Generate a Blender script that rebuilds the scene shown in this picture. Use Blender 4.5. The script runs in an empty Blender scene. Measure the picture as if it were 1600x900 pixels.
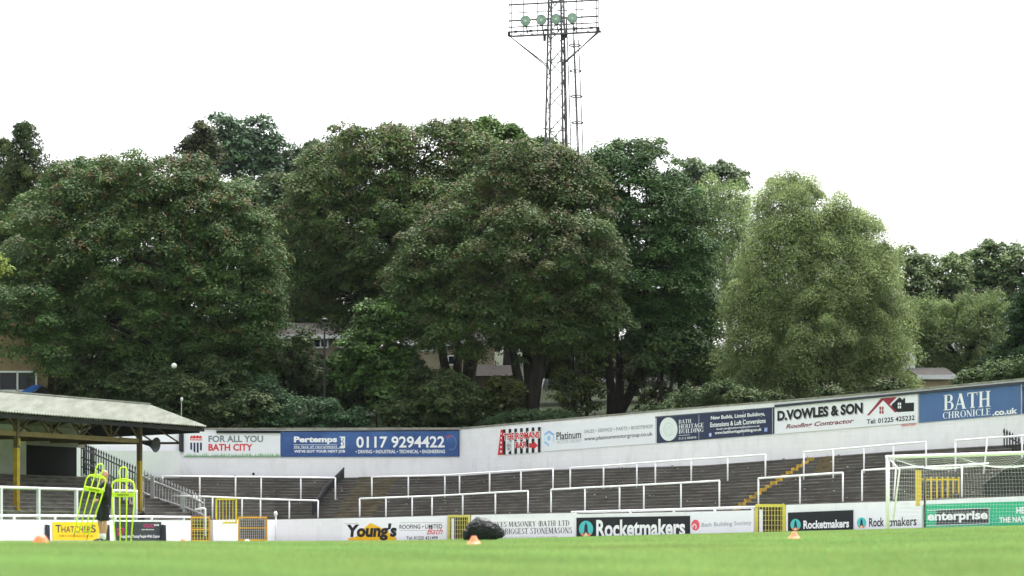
import bpy, bmesh, math, random
import numpy as np
from mathutils import Vector, Matrix, noise

SC = bpy.context.scene
COL = SC.collection
R = math.radians

# ------------------------------------------------------------------ camera, sky, sun, exposure
cam_d = bpy.data.cameras.new('camera')
cam_d.lens = 85.0
cam_d.sensor_width = 36.0
cam_d.shift_y = 0.2425
cam_d.clip_start = 0.1
cam_d.clip_end = 5000
cam_d.dof.use_dof = True
cam_d.dof.focus_distance = 112.0
cam_d.dof.aperture_fstop = 1.8
cam = bpy.data.objects.new('camera', cam_d)
cam.location = (0, 0, 0)
cam.rotation_euler = (R(90), 0, 0)
COL.objects.link(cam)
SC.camera = cam

SUN_EL, SUN_AZ = 64.0, 20.0           # azimuth clockwise from +Y: high ahead of the camera, behind cloud
world = bpy.data.worlds.new('World')
SC.world = world
world.use_nodes = True
wn = world.node_tree
wn.nodes.clear()
w_out = wn.nodes.new('ShaderNodeOutputWorld')
w_bg = wn.nodes.new('ShaderNodeBackground')
w_sky = wn.nodes.new('ShaderNodeTexSky')
w_sky.sky_type = 'NISHITA'
w_sky.sun_disc = False
w_sky.sun_elevation = R(SUN_EL)
w_sky.sun_rotation = R(SUN_AZ)
w_sky.air_density = 1.0
w_sky.dust_density = 6.0
w_hs = wn.nodes.new('ShaderNodeHueSaturation')
w_hs.inputs['Saturation'].default_value = 0.16
w_bg.inputs['Strength'].default_value = 0.15
wn.links.new(w_sky.outputs[0], w_hs.inputs['Color'])
wn.links.new(w_hs.outputs[0], w_bg.inputs['Color'])
wn.links.new(w_bg.outputs[0], w_out.inputs['Surface'])

sun_d = bpy.data.lights.new('sun', 'SUN')
sun_d.energy = 0.9
sun_d.angle = R(20)
sun_d.color = (1.0, 0.97, 0.92)
sun = bpy.data.objects.new('sun', sun_d)
sun_dir = Vector((math.sin(R(SUN_AZ)) * math.cos(R(SUN_EL)), math.cos(R(SUN_AZ)) * math.cos(R(SUN_EL)), math.sin(R(SUN_EL))))
sun.rotation_euler = sun_dir.to_track_quat('Z', 'Y').to_euler()
sun.location = (0, 0, 80)
COL.objects.link(sun)

SC.view_settings.view_transform = 'Standard'
SC.view_settings.look = 'None'
SC.view_settings.gamma = 1.0
SC.view_settings.use_curve_mapping = False
SC.view_settings.exposure = 1.75
SC.render.engine = 'CYCLES'
SC.cycles.max_bounces = 6
SC.cycles.diffuse_bounces = 3
SC.cycles.use_denoising = True
SC.cycles.volume_bounces = 0
HAZE = 0.00004

# ------------------------------------------------------------------ measuring helpers (photo pixels of 1600 x 900 + a distance -> a place)
F = 1600 * 85.0 / 36.0
YH = 838.0
def P(px, py, d):
    return Vector(((px - 800) / F * d, d, (YH - py) / F * d))
def PX(v):
    return 800 + F * v[0] / v[1]
def lerp(a, b, t):
    return a + (b - a) * t
def table(pts, x):
    if x <= pts[0][0]:
        (x0, y0), (x1, y1) = pts[0], pts[1]
    elif x >= pts[-1][0]:
        (x0, y0), (x1, y1) = pts[-2], pts[-1]
    else:
        for (x0, y0), (x1, y1) in zip(pts, pts[1:]):
            if x0 <= x <= x1:
                break
    return y0 + (y1 - y0) * (x - x0) / (x1 - x0)
def invtable(pts, x):
    return 1.0 / table([(a, 1.0 / b) for a, b in pts], x)

def crest(px):                      # where the turf meets the boards
    s = 80 * math.log1p(math.exp(min(40, (px - 620) / 80)))
    return 847.5 - 0.0262 * s
def ground_z(x, d):
    dd = max(d, 4.0)
    u = max(-0.37, min(0.37, x / dd))
    px = 800 + F * u
    v = (YH - crest(px)) / F
    dc = 40 + 45 * min(1.0, max(0.0, (px - 63) / 1177.0))
    a = 0.33 + 0.10 * min(1.0, max(0.0, (px - 63) / 1177.0))
    return dd * v - a * max(0.0, 1 - d / dc) ** 2.2
def on_ground(px, py):              # distance at which the turf shows at a pixel
    for k in range(900):
        d = 10 + k * 0.1
        x = (px - 800) / F * d
        if YH - F * ground_z(x, d) / d <= py:
            return d
    return 60.0

# ------------------------------------------------------------------ materials
MATS = {}
def mat(name, col, rough=0.7, spec=0.3, metal=0.0, var=0.0, scale=3.0, stretch=None, col2=None, thr=None, emit=0.0, bump=0.0, rot=0.0):
    if name in MATS:
        return MATS[name]
    m = bpy.data.materials.new(name)
    m.use_nodes = True
    nt = m.node_tree
    b = nt.nodes['Principled BSDF']
    b.inputs['Base Color'].default_value = (*col, 1)
    b.inputs['Roughness'].default_value = rough
    b.inputs['Specular IOR Level'].default_value = spec
    b.inputs['Metallic'].default_value = metal
    if emit:
        b.inputs['Emission Color'].default_value = (*col, 1)
        b.inputs['Emission Strength'].default_value = emit
    if var or col2:
        tc = nt.nodes.new('ShaderNodeTexCoord')
        mp = nt.nodes.new('ShaderNodeMapping')
        if stretch:
            mp.inputs['Scale'].default_value = stretch
        mp.inputs['Rotation'].default_value = (0, 0, rot)
        nz = nt.nodes.new('ShaderNodeTexNoise')
        nz.inputs['Scale'].default_value = scale
        nz.inputs['Detail'].default_value = 6
        nz.inputs['Roughness'].default_value = 0.65
        cr = nt.nodes.new('ShaderNodeValToRGB')
        lo, hi = thr or (0.3, 0.7)
        cr.color_ramp.elements[0].position = lo
        cr.color_ramp.elements[1].position = hi
        c2 = col2 or tuple(max(0, c * (1 - var)) for c in col)
        cr.color_ramp.elements[0].color = (*c2, 1)
        cr.color_ramp.elements[1].color = (*col, 1)
        nt.links.new(tc.outputs['Object'], mp.inputs['Vector'])
        nt.links.new(mp.outputs[0], nz.inputs['Vector'])
        nt.links.new(nz.outputs['Fac'], cr.inputs['Fac'])
        nt.links.new(cr.outputs['Color'], b.inputs['Base Color'])
        if bump:
            bp = nt.nodes.new('ShaderNodeBump')
            bp.inputs['Strength'].default_value = bump
            nt.links.new(nz.outputs['Fac'], bp.inputs['Height'])
            nt.links.new(bp.outputs[0], b.inputs['Normal'])
    MATS[name] = m
    return m

def leaf_mat(name, rough=0.6, spec=0.12, trans=0.2):
    if name in MATS:
        return MATS[name]
    m = bpy.data.materials.new(name)
    m.use_nodes = True
    nt = m.node_tree
    b = nt.nodes['Principled BSDF']
    at = nt.nodes.new('ShaderNodeAttribute')
    at.attribute_name = 'leaf_colour'
    b.inputs['Roughness'].default_value = rough
    b.inputs['Specular IOR Level'].default_value = spec
    tr = nt.nodes.new('ShaderNodeBsdfTranslucent')
    mx = nt.nodes.new('ShaderNodeMixShader')
    mx.inputs[0].default_value = trans
    out = nt.nodes['Material Output']
    nt.links.new(at.outputs['Color'], b.inputs['Base Color'])
    nt.links.new(at.outputs['Color'], tr.inputs['Color'])
    nt.links.new(b.outputs[0], mx.inputs[1])
    nt.links.new(tr.outputs[0], mx.inputs[2])
    nt.links.new(mx.outputs[0], out.inputs['Surface'])
    MATS[name] = m
    return m

def wall_mat(name, col, dirt, streak, bw=0.45, bh=0.225, joint=0.06, amount=0.5):
    m = bpy.data.materials.new(name)
    m.use_nodes = True
    nt = m.node_tree
    b = nt.nodes['Principled BSDF']
    b.inputs['Roughness'].default_value = 0.8
    b.inputs['Specular IOR Level'].default_value = 0.2
    uv = nt.nodes.new('ShaderNodeUVMap')
    br = nt.nodes.new('ShaderNodeTexBrick')
    br.inputs['Scale'].default_value = 1.0
    br.inputs['Brick Width'].default_value = bw
    br.inputs['Row Height'].default_value = bh
    br.inputs['Mortar Size'].default_value = 0.008
    br.inputs['Mortar Smooth'].default_value = 0.3
    br.inputs['Color1'].default_value = (*col, 1)
    br.inputs['Color2'].default_value = (*[c * 0.97 for c in col], 1)
    br.inputs['Mortar'].default_value = (*[c * (1 - joint * 3) for c in col], 1)
    mp = nt.nodes.new('ShaderNodeMapping')
    mp.inputs['Scale'].default_value = (1.6, 0.35, 1)
    nz = nt.nodes.new('ShaderNodeTexNoise')
    nz.inputs['Scale'].default_value = 1.3
    nz.inputs['Detail'].default_value = 8
    nz.inputs['Roughness'].default_value = 0.7
    cr = nt.nodes.new('ShaderNodeValToRGB')
    cr.color_ramp.elements[0].position = 0.50
    cr.color_ramp.elements[1].position = 0.78
    cr.color_ramp.elements[0].color = (0, 0, 0, 1)
    cr.color_ramp.elements[1].color = (amount, amount, amount, 1)
    n2 = nt.nodes.new('ShaderNodeTexNoise')
    n2.inputs['Scale'].default_value = 0.45
    n2.inputs['Detail'].default_value = 5
    c2 = nt.nodes.new('ShaderNodeValToRGB')
    c2.color_ramp.elements[0].position = 0.40
    c2.color_ramp.elements[1].position = 0.68
    c2.color_ramp.elements[0].color = (0, 0, 0, 1)
    c2.color_ramp.elements[1].color = (amount * .7,) * 3 + (1,)
    m1 = nt.nodes.new('ShaderNodeMixRGB')
    m1.inputs[2].default_value = (*streak, 1)
    m2 = nt.nodes.new('ShaderNodeMixRGB')
    m2.inputs[2].default_value = (*dirt, 1)
    L = nt.links.new
    L(uv.outputs[0], br.inputs['Vector'])
    L(uv.outputs[0], mp.inputs['Vector'])
    L(mp.outputs[0], nz.inputs['Vector'])
    L(nz.outputs['Fac'], cr.inputs['Fac'])
    L(uv.outputs[0], n2.inputs['Vector'])
    L(n2.outputs['Fac'], c2.inputs['Fac'])
    L(cr.outputs['Color'], m1.inputs[0])
    L(br.outputs['Color'], m1.inputs[1])
    L(c2.outputs['Color'], m2.inputs[0])
    L(m1.outputs[0], m2.inputs[1])
    L(m2.outputs[0], b.inputs['Base Color'])
    return m

WHITE = mat('white_gloss_paint', (0.78, 0.78, 0.82), 0.45, 0.4, var=0.12, scale=4)
WHITE_BOARD = mat('white_board_face', (0.81, 0.82, 0.88), 0.5, 0.3, var=0.05, scale=1.2)
BLACK = mat('black_paint', (0.012, 0.013, 0.017), 0.5, 0.4)
GREYRAIL = mat('weathered_galvanised_steel', (0.46, 0.46, 0.48), 0.6, 0.3, var=0.35, scale=6)
YELLOW = mat('yellow_paint', (0.72, 0.52, 0.03), 0.5, 0.4, var=0.2, scale=5)
AMBER = mat('amber_paint', (0.74, 0.38, 0.02), 0.5, 0.4, var=0.2, scale=5)
PALEYEL = mat('pale_yellow_paint', (0.66, 0.60, 0.16), 0.5, 0.4, var=0.2, scale=5)
STEEL = mat('dull_grey_steel', (0.16, 0.155, 0.16), 0.6, 0.4, 0.4, var=0.35, scale=4)
RUSTBROWN = mat('brown_steel_paint', (0.10, 0.065, 0.035), 0.6, 0.3, var=0.35, scale=5)
CONC = mat('coping_concrete', (0.34, 0.33, 0.30), 0.9, 0.2, var=0.5, scale=3, col2=(0.15, 0.145, 0.11))
DARKGAP = mat('dark_timber', (0.02, 0.02, 0.022), 0.8, 0.2)

# ------------------------------------------------------------------ mesh building
class MB:
    def __init__(s):
        s.v = []; s.f = []; s.uv = {}; s.mi = []
    def add(s, verts, faces, mi=0, uvs=None):
        n = len(s.v)
        s.v += [tuple(p) for p in verts]
        for k, f in enumerate(faces):
            if uvs:
                s.uv[len(s.f)] = [uvs[i] for i in f]
            s.f.append([i + n for i in f]); s.mi.append(mi)
    def quad(s, a, b, c, d, mi=0, uvs=None):
        s.add([a, b, c, d], [(0, 1, 2, 3)], mi, uvs)
    def hexa(s, p, mi=0):            # 8 corners: bottom ring 0-3, top ring 4-7
        s.add(p, [(3, 2, 1, 0), (4, 5, 6, 7), (0, 1, 5, 4), (1, 2, 6, 5), (2, 3, 7, 6), (3, 0, 4, 7)], mi)
    def box(s, c, h, mi=0, rz=0.0):
        cs, sn = math.cos(rz), math.sin(rz)
        pts = []
        for z in (-h[2], h[2]):
            for x, y in ((-h[0], -h[1]), (h[0], -h[1]), (h[0], h[1]), (-h[0], h[1])):
                pts.append((c[0] + x * cs - y * sn, c[1] + x * sn + y * cs, c[2] + z))
        s.hexa(pts, mi)
    def bar(s, a, b, w, t, up=Vector((0, 0, 1)), mi=0):
        a, b = Vector(a), Vector(b)
        d = (b - a).normalized()
        x = d.cross(up)
        if x.length < 1e-4:
            x = d.cross(Vector((0, 1, 0)))
        x.normalize(); y = x.cross(d).normalized()
        pts = []
        for p in (a, b):
            for i, j in ((-1, -1), (1, -1), (1, 1), (-1, 1)):
                pts.append(p + x * (i * w / 2) + y * (j * t / 2))
        s.hexa(pts, mi)
    def tube(s, pts, r, n=8, caps=True, mi=0):
        pts = [Vector(p) for p in pts]
        rs = r if isinstance(r, (list, tuple)) else [r] * len(pts)
        base = len(s.v)
        px = None
        for i, p in enumerate(pts):
            if i == 0: d = pts[1] - pts[0]
            elif i == len(pts) - 1: d = pts[-1] - pts[-2]
            else: d = (pts[i + 1] - p).normalized() + (p - pts[i - 1]).normalized()
            d = d.normalized() if d.length > 1e-9 else Vector((0, 0, 1))
            if px is None:
                px = d.cross(Vector((0, 0, 1)))
                if px.length < 1e-3: px = d.cross(Vector((1, 0, 0)))
            px = (px - d * px.dot(d)).normalized()
            py = d.cross(px)
            for k in range(n):
                a = 2 * math.pi * k / n
                s.v.append(tuple(p + (px * math.cos(a) + py * math.sin(a)) * rs[i]))
        for i in range(len(pts) - 1):
            for k in range(n):
                a = base + i * n + k; b = base + i * n + (k + 1) % n
                s.f.append([a, b, b + n, a + n]); s.mi.append(mi)
        if caps:
            s.f.append([base + k for k in range(n)][::-1]); s.mi.append(mi)
            e = base + (len(pts) - 1) * n
            s.f.append([e + k for k in range(n)]); s.mi.append(mi)
    def lathe(s, c, prof, n=20, ax=None, mi=0):      # prof: (radius, height) pairs along axis
        z = Vector(ax).normalized() if ax is not None else Vector((0, 0, 1))
        x = z.orthogonal().normalized(); y = z.cross(x)
        c = Vector(c); base = len(s.v)
        for r, h in prof:
            for k in range(n):
                a = 2 * math.pi * k / n
                s.v.append(tuple(c + z * h + (x * math.cos(a) + y * math.sin(a)) * r))
        for i in range(len(prof) - 1):
            for k in range(n):
                a = base + i * n + k; b = base + i * n + (k + 1) % n
                s.f.append([a, b, b + n, a + n]); s.mi.append(mi)
    def ball(s, c, r, n=14, m=9, mi=0):
        rx, ry, rz = r if isinstance(r, (tuple, list)) else (r, r, r)
        base = len(s.v)
        for i in range(m + 1):
            t = math.pi * i / m
            for k in range(n):
                a = 2 * math.pi * k / n
                s.v.append((c[0] + rx * math.sin(t) * math.cos(a), c[1] + ry * math.sin(t) * math.sin(a), c[2] + rz * math.cos(t)))
        for i in range(m):
            for k in range(n):
                a = base + i * n + k; b = base + i * n + (k + 1) % n
                s.f.append([a, a + n, b + n, b]); s.mi.append(mi)
    def build(s, name, m, parent=None, origin=None, smooth=False):
        o0 = Vector(origin) if origin is not None else (Vector(parent['_base']) if parent is not None and '_base' in parent else Vector((0, 0, 0)))
        me = bpy.data.meshes.new(name)
        me.from_pydata([(p[0] - o0[0], p[1] - o0[1], p[2] - o0[2]) for p in s.v], [], s.f)
        for mm in (m if isinstance(m, (list, tuple)) else [m]):
            me.materials.append(mm)
        if any(s.mi):
            me.polygons.foreach_set('material_index', s.mi)
        if s.uv:
            ul = me.uv_layers.new(name='UVMap')
            for pi, uvs in s.uv.items():
                for li, uvc in zip(me.polygons[pi].loop_indices, uvs):
                    ul.data[li].uv = uvc
        if smooth:
            me.polygons.foreach_set('use_smooth', [True] * len(me.polygons))
        me.update()
        o = bpy.data.objects.new(name, me)
        COL.objects.link(o)
        if parent is not None:
            o.parent = parent
            o['_base'] = tuple(o0)
        else:
            o.location = o0
            o['_base'] = tuple(o0)
        return o

def tag(o, label, cat, group=None, kind=None):
    if label: o['label'] = label
    if cat: o['category'] = cat
    if group: o['group'] = group
    if kind: o['kind'] = kind
    return o
def thing(name, label, cat, loc, group=None):
    o = bpy.data.objects.new(name, None)
    o.empty_display_size = 0.3
    COL.objects.link(o)
    o.location = loc
    o['_base'] = tuple(loc)
    return tag(o, label, cat, group)
def copy_tree(o, parent=None):
    c = o.copy(); COL.objects.link(c)
    if parent is not None: c.parent = parent
    for ch in list(o.children): copy_tree(ch, c)
    return c

def pydata(name, V, Fq, m, parent=None, origin=(0, 0, 0), cols=None):     # numpy arrays of quads
    me = bpy.data.meshes.new(name)
    nv, nf = len(V), len(Fq)
    k = Fq.shape[1]
    me.vertices.add(nv); me.loops.add(nf * k); me.polygons.add(nf)
    me.vertices.foreach_set('co', (V - np.array(origin)).astype(np.float32).ravel())
    me.loops.foreach_set('vertex_index', Fq.astype(np.int32).ravel())
    me.polygons.foreach_set('loop_start', (np.arange(nf) * k).astype(np.int32))
    me.polygons.foreach_set('loop_total', np.full(nf, k, np.int32))
    if cols is not None:
        a = me.color_attributes.new('leaf_colour', 'FLOAT_COLOR', 'POINT')
        a.data.foreach_set('color', np.concatenate([cols, np.ones((nv, 1))], 1).astype(np.float32).ravel())
    me.materials.append(m)
    me.update(calc_edges=True)
    o = bpy.data.objects.new(name, me)
    COL.objects.link(o)
    if parent is not None: o.parent = parent
    else: o.location = origin
    return o

# ------------------------------------------------------------------ pitch, hillside
def grid_mesh(name, rows, m, label=None, kind='structure', uv=False):
    V = np.array([[tuple(p) for p in r] for r in rows], float)
    h, w = V.shape[:2]
    idx = np.arange(h * w).reshape(h, w)
    Fq = np.stack([idx[:-1, :-1], idx[:-1, 1:], idx[1:, 1:], idx[1:, :-1]], -1).reshape(-1, 4)
    o = pydata(name, V.reshape(-1, 3), Fq, m)
    o.data.polygons.foreach_set('use_smooth', [True] * len(o.data.polygons))
    o['kind'] = kind
    return o

TURF = mat('turf', (0.18, 0.31, 0.085), 0.9, 0.1, var=0.25, scale=1.6)
rows = []
ds = [-60, -20, 0] + [4 + i * 1.0 for i in range(60)] + [64 + i * 3 for i in range(28)]
us = [-400, -150, -60, -30]
for d in ds:
    dd = max(d, 6.0)
    row = []
    for k in range(-48, 49):
        u = k / 40 * 0.30
        x = u * dd if d >= 6 else u * 6 * (1 + (6 - d) * 0.02)
        row.append((x, d, ground_z(x, d)))
    left = [(-700 + 0, d, row[0][2]), (row[0][0] - 60, d, row[0][2])]
    right = [(row[-1][0] + 60, d, row[-1][2]), (700, d, row[-1][2])]
    rows.append(left + row + right)
grid_mesh('pitch_ground', rows, TURF)

# depths of the two walls along the picture
LOWD = [(-120, 83.0), (298, 104.0), (430, 111.0), (700, 110.0), (1720, 85.6)]
UPD = [(100, 118.3), (720, 121.0), (1720, 94.6)]
UPTOP = [(100, 668.5), (300, 668.5), (720, 668.0), (860, 655.5), (1040, 639.5), (1215, 625.5), (1400, 609.5), (1600, 590.5), (1720, 579)]
UPBOT = [(100, 744), (230, 743), (560, 747), (720, 744), (850, 735), (1130, 727), (1200, 720.5), (1400, 706), (1560, 697), (1720, 687)]
LOWTOP = [(-120, 811.5), (298, 813), (372, 812), (430, 812), (600, 808.5), (700, 805.5), (894, 801.5), (1226, 789), (1440, 782), (1600, 775), (1720, 770)]
def dU(px): return invtable(UPD, px)
def dL(px): return invtable(LOWD, px)

def hill_rise(d):                   # the hill climbs away behind the wall
    return 0.13 * max(0.0, min(d, 151) - 121.5) + 0.10 * max(0.0, min(d, 260) - 151) + 0.02 * max(0.0, d - 260)
BANK = mat('leaf_litter_bank', (0.030, 0.045, 0.018), 0.95, 0.1, col2=(0.016, 0.018, 0.009), scale=0.8)
rows = []
for t in [0.25, 2, 5, 9, 15, 22, 30, 40, 55, 75, 100, 140, 200, 300, 450, 700]:
    row = []
    for px in [-5200, -3000, -1500] + list(range(-420, 2160, 60)) + [2150, 3200, 5000]:
        pc = min(2150, max(-420, px))
        d0 = dU(pc) + 0.15
        z0 = (YH - table(UPTOP, pc)) / F * d0 - 0.35
        rise = hill_rise(d0 + t)
        d = d0 + t
        row.append(((px - 800) / F * (d0 + t * .5) + (px - 800) / F * t * .5, d, z0 + rise))
    rows.append(row)
grid_mesh('hillside', rows, BANK)
def hill_z(px, d):
    pc = min(2150, max(-420, px))
    d0 = dU(pc) + 0.15
    return (YH - table(UPTOP, pc)) / F * d0 - 0.35 + hill_rise(d)

BOUNCE_STRIP = mat('bounce_strip_grey', (0.30, 0.29, 0.28), .9, .15, var=.3, scale=1.5)  # unseen grey strip added to cut the turf's green bounce on the walls
rows = []
for k in range(3):
    rows.append([(( px - 800) / F * (dL(px) - 2.6 + k * 1.28), dL(px) - 2.6 + k * 1.28, ground_z((px - 800) / F * (dL(px) - 2.6 + k * 1.28), dL(px) - 2.6 + k * 1.28) + .006) for px in range(-120, 1721, 40)])
grid_mesh('added_bounce_strip', rows, BOUNCE_STRIP)

# blades of the turf, thinning with distance
rng = np.random.default_rng(5)
def grass():
    N = 420000
    q = rng.random(N)
    d = 9.0 * (92 / 9.0) ** q            # even per pixel row rather than per metre
    u = rng.uniform(-0.24, 0.24, N)
    x = u * d
    gz = np.array([ground_z(a, b) for a, b in zip(x, d)])
    h = rng.uniform(0.018, 0.04, N)
    w = np.maximum(0.004, d * 0.00028) * rng.uniform(0.7, 1.3, N)
    a = rng.uniform(0, 2 * np.pi, N)
    lean = rng.uniform(0.1, 0.7, N) * h
    base = np.stack([x, d, gz - 0.003], 1)
    side = np.stack([np.cos(a), np.sin(a) * .5, np.zeros(N)], 1) * w[:, None]
    la = rng.uniform(0, 2 * np.pi, N)
    tip = base + np.stack([np.cos(la) * lean, np.sin(la) * lean, h], 1)
    V = np.stack([base - side, base + side, tip], 1).reshape(-1, 3)
    Fq = np.arange(3 * N).reshape(-1, 3)
    c = np.array([0.205, 0.318, 0.108]) * rng.uniform(0.75, 1.25, (N, 1))
    c[:, 0] *= rng.uniform(0.85, 1.3, N)
    patch = np.array([noise.fractal(Vector((a * .55, b * .22, 0)), 1.0, 2.0, 4) for a, b in zip(x, d)])
    c *= (1 + .22 * patch)[:, None]
    c[:, 0] *= 1 + .15 * np.array([noise.noise(Vector((a * .3 + 9, b * .1, 3))) for a, b in zip(x, d)])
    dry = rng.random(N) < 0.06
    c[dry] = np.array([0.32, 0.36, 0.15])
    o = pydata('grass', V, Fq, leaf_mat('grass_blade', 0.6, 0.25, 0.3), cols=np.repeat(c, 3, 0))
    tag(o, 'short mown green grass blades of the football pitch', 'grass', kind='stuff')
grass()

# ------------------------------------------------------------------ walls
UPPER_WALL = wall_mat('white_rendered_wall', (0.86, 0.85, 0.89), (0.70, 0.70, 0.72), (0.42, 0.40, 0.37), amount=0.36, joint=0.025)
LOWER_WALL = wall_mat('white_painted_block_wall', (0.85, 0.84, 0.90), (0.6, 0.62, 0.62), (0.42, 0.41, 0.39), amount=0.32, joint=0.02)

def wall_strip(mb, pxs, dfn, topfn, botz, thick, uv=True):
    fr = []
    L = 0.0
    for i, px in enumerate(pxs):
        d = dfn(px)
        x = (px - 800) / F * d
        zt = (YH - topfn(px)) / F * d
        zb = botz(px, d)
        if i: L += math.hypot(x - fr[-1][0], d - fr[-1][1])
        fr.append((x, d, zb, zt, L))
    for i in range(len(fr) - 1):
        x0, d0, b0, t0, l0 = fr[i]; x1, d1, b1, t1, l1 = fr[i + 1]
        n = Vector((d1 - d0, -(x1 - x0), 0)).normalized()
        if n.y > 0: n = -n
        o = -n * thick
        A, B = Vector((x0, d0, b0)), Vector((x1, d1, b1)); C, D = Vector((x1, d1, t1)), Vector((x0, d0, t0))
        mb.quad(A, B, C, D, uvs=[(l0, b0), (l1, b1), (l1, t1), (l0, t0)])
        mb.quad(B + o, A + o, D + o, C + o, uvs=[(l1, b1), (l0, b0), (l0, t0), (l1, t1)])
        mb.quad(D, C, C + o, D + o, uvs=[(l0, t0), (l1, t1), (l1, t1 + .2), (l0, t0 + .2)])
        if i == 0: mb.quad(A + o, A, D, D + o, uvs=[(0, b0), (.2, b0), (.2, t0), (0, t0)])
        if i == len(fr) - 2: mb.quad(B, B + o, C + o, C, uvs=[(0, b1), (.2, b1), (.2, t1), (0, t1)])

def upper_wall(pxs, label, topadj=3.0):
    mid = pxs[len(pxs) // 2]
    base = P(mid, table(UPBOT, mid) , dU(mid))
    t = thing('terrace_wall', label, 'wall', base, 'white walls along the back of the terrace')
    mb = MB()
    wall_strip(mb, pxs, dU, lambda p: table(UPTOP, p) + topadj, lambda p, d: (YH - table(UPBOT, p) - 8) / F * d, 0.28)
    mb.build('wall', UPPER_WALL, t)
    mb = MB()
    wall_strip(mb, pxs, lambda p: dU(p) - 0.05, lambda p: table(UPTOP, p), lambda p, d: (YH - table(UPTOP, p) - topadj + 0.15) / F * d, 0.40)
    mb.build('coping', CONC, t)
upper_wall([-420, -250, -100, 20] + list(range(130, 721, 59)), 'flat fronted white wall behind the terrace carrying the two wide boards beside the covered stand')
upper_wall([720.3, 860, 950, 1040, 1130, 1215, 1310, 1400, 1500, 1600, 1700, 1850, 2000, 2150], 'long white wall climbing to the right, from the striped bar sign to the blue newspaper board')

def low_bot(px, d): return ground_z((px - 800) / F * d, d) - 0.35
def low_wall(pxs, label, name='perimeter_wall', top=None):
    base = P(pxs[len(pxs) // 2], 846, dL(pxs[len(pxs) // 2]))
    mb = MB()
    wall_strip(mb, pxs, dL, top or (lambda p: table(LOWTOP, p)), low_bot, 0.2)
    o = mb.build(name, LOWER_WALL, None, base)
    tag(o, label, 'wall', 'white walls around the pitch')
low_wall([-110, -40, 30, 100, 170, 240, 298], 'low white wall in front of the covered stand, with the yellow cider board')
low_wall([333, 372], 'short white wall block standing between the two amber gates')
low_wall([418, 431, 500, 600, 699], 'low white wall with the roofing board, right of the amber mesh gate')
low_wall([736, 800, 894, 894.5, 980, 1080, 1179], 'low white wall with the stonemasons board and the large black rocket board',
         top=lambda p: table(LOWTOP, p) if p < 894.2 else lerp(803.5, 797.5, (p - 894) / 285))
low_wall([1228, 1330, 1440, 1540, 1700, 1850, 2000, 2150], 'low white wall behind the goal with the green board')

# ------------------------------------------------------------------ terrace
TERR = mat('weathered_terrace_concrete', (0.140, 0.130, 0.120), 0.9, 0.15, col2=(0.070, 0.064, 0.058), scale=0.55, stretch=(1, 1, 3), thr=(0.33, 0.70))
NOSE = mat('worn_step_edge', (0.235, 0.225, 0.21), 0.9, 0.15, col2=(0.100, 0.094, 0.084), scale=1.1, thr=(0.36, 0.66))
MOSS = mat('mossy_stair_concrete', (0.19, 0.15, 0.085), 0.9, 0.15, col2=(0.085, 0.072, 0.048), scale=2.0)
YEDGE = mat('worn_yellow_step_paint', (0.62, 0.40, 0.05), 0.7, 0.2, col2=(0.20, 0.14, 0.06), scale=4, thr=(0.38, 0.60))
def terr_ends(px):
    df = dL(px) + 0.55; zf = (YH - table(LOWTOP, px) - 4) / F * df
    db = dU(px) - 0.02; zb = (YH - table(UPBOT, px)) / F * db
    return df, zf, db, zb
NST = 15
def terr_pt(px, t):
    df, zf, db, zb = terr_ends(px)
    d = lerp(df, db, t)
    return Vector(((px - 800) / F * d, d, lerp(zf, zb, t)))
def terr_at(px, py):                # distance of the terrace surface at a pixel
    df, zf, db, zb = terr_ends(px)
    s = (YH - py) / F
    t = (s * df - zf) / ((zb - zf) - s * (db - df))
    t = max(0.0, min(1.0, t))
    return lerp(df, db, t), t
def step_strip(pxs, mats, label, raise_=0.0, xoff=None, t0=0, t1=NST, shift=None):
    mb = MB()
    for a, b in zip(pxs, pxs[1:]):
        for k in range(t0, t1):
            q = []
            for px in (a, b):
                pa = px + (shift(k) if shift else 0)
                f0 = terr_pt(pa, k / NST); f1 = terr_pt(pa, (k + 1) / NST)
                q.append((f0, f1))
            (a0, a1), (b0, b1) = q
            r = Vector((0, 0, raise_))
            za = a1.z - a0.z; zb_ = b1.z - b0.z
            A0 = a0 + Vector((0, -raise_ * 1.5, raise_)); B0 = b0 + Vector((0, -raise_ * 1.5, raise_))
            A1 = A0 + Vector((0, 0, za * .74)); B1 = B0 + Vector((0, 0, zb_ * .74))
            A0 -= Vector((0, 0, .05 + raise_)); B0 -= Vector((0, 0, .05 + raise_))
            mb.quad(A0, B0, B1, A1, 0)
            n = Vector((0, -0.035, 0))
            A2 = A1 + n; B2 = B1 + n
            A3 = A2 + Vector((0, 0, za * .26)); B3 = B2 + Vector((0, 0, zb_ * .26))
            mb.quad(A1, B1, B2, A2, 1)
            mb.quad(A2, B2, B3, A3, 1)
            A4 = Vector((a1.x, a1.y, A3.z)); B4 = Vector((b1.x, b1.y, B3.z))
            mb.quad(A3, B3, B4, A4, 1)
    c = pxs[len(pxs) // 2]
    o = mb.build('terrace_steps', mats, None, terr_pt(c, 0))
    return o
tag(step_strip([226, 260, 320, 380, 430, 480, 540, 600, 650, 700, 720, 780, 860, 894, 950, 1020, 1100, 1200, 1300, 1400, 1500, 1600, 1700, 1850, 2000, 2150], [TERR, NOSE], ''),
    'dark weathered concrete standing terrace stepping up to the white back wall', 'terrace')
tag(step_strip([0, 15, 30, 46, 60], [MOSS, NOSE], '', raise_=0.035, shift=lambda k: 521 + k * 2.8 if k < 15 else 560),
    'mossy brown stairway up the terrace beside the black railing', 'stairs').name = 'terrace_stairs'
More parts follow.
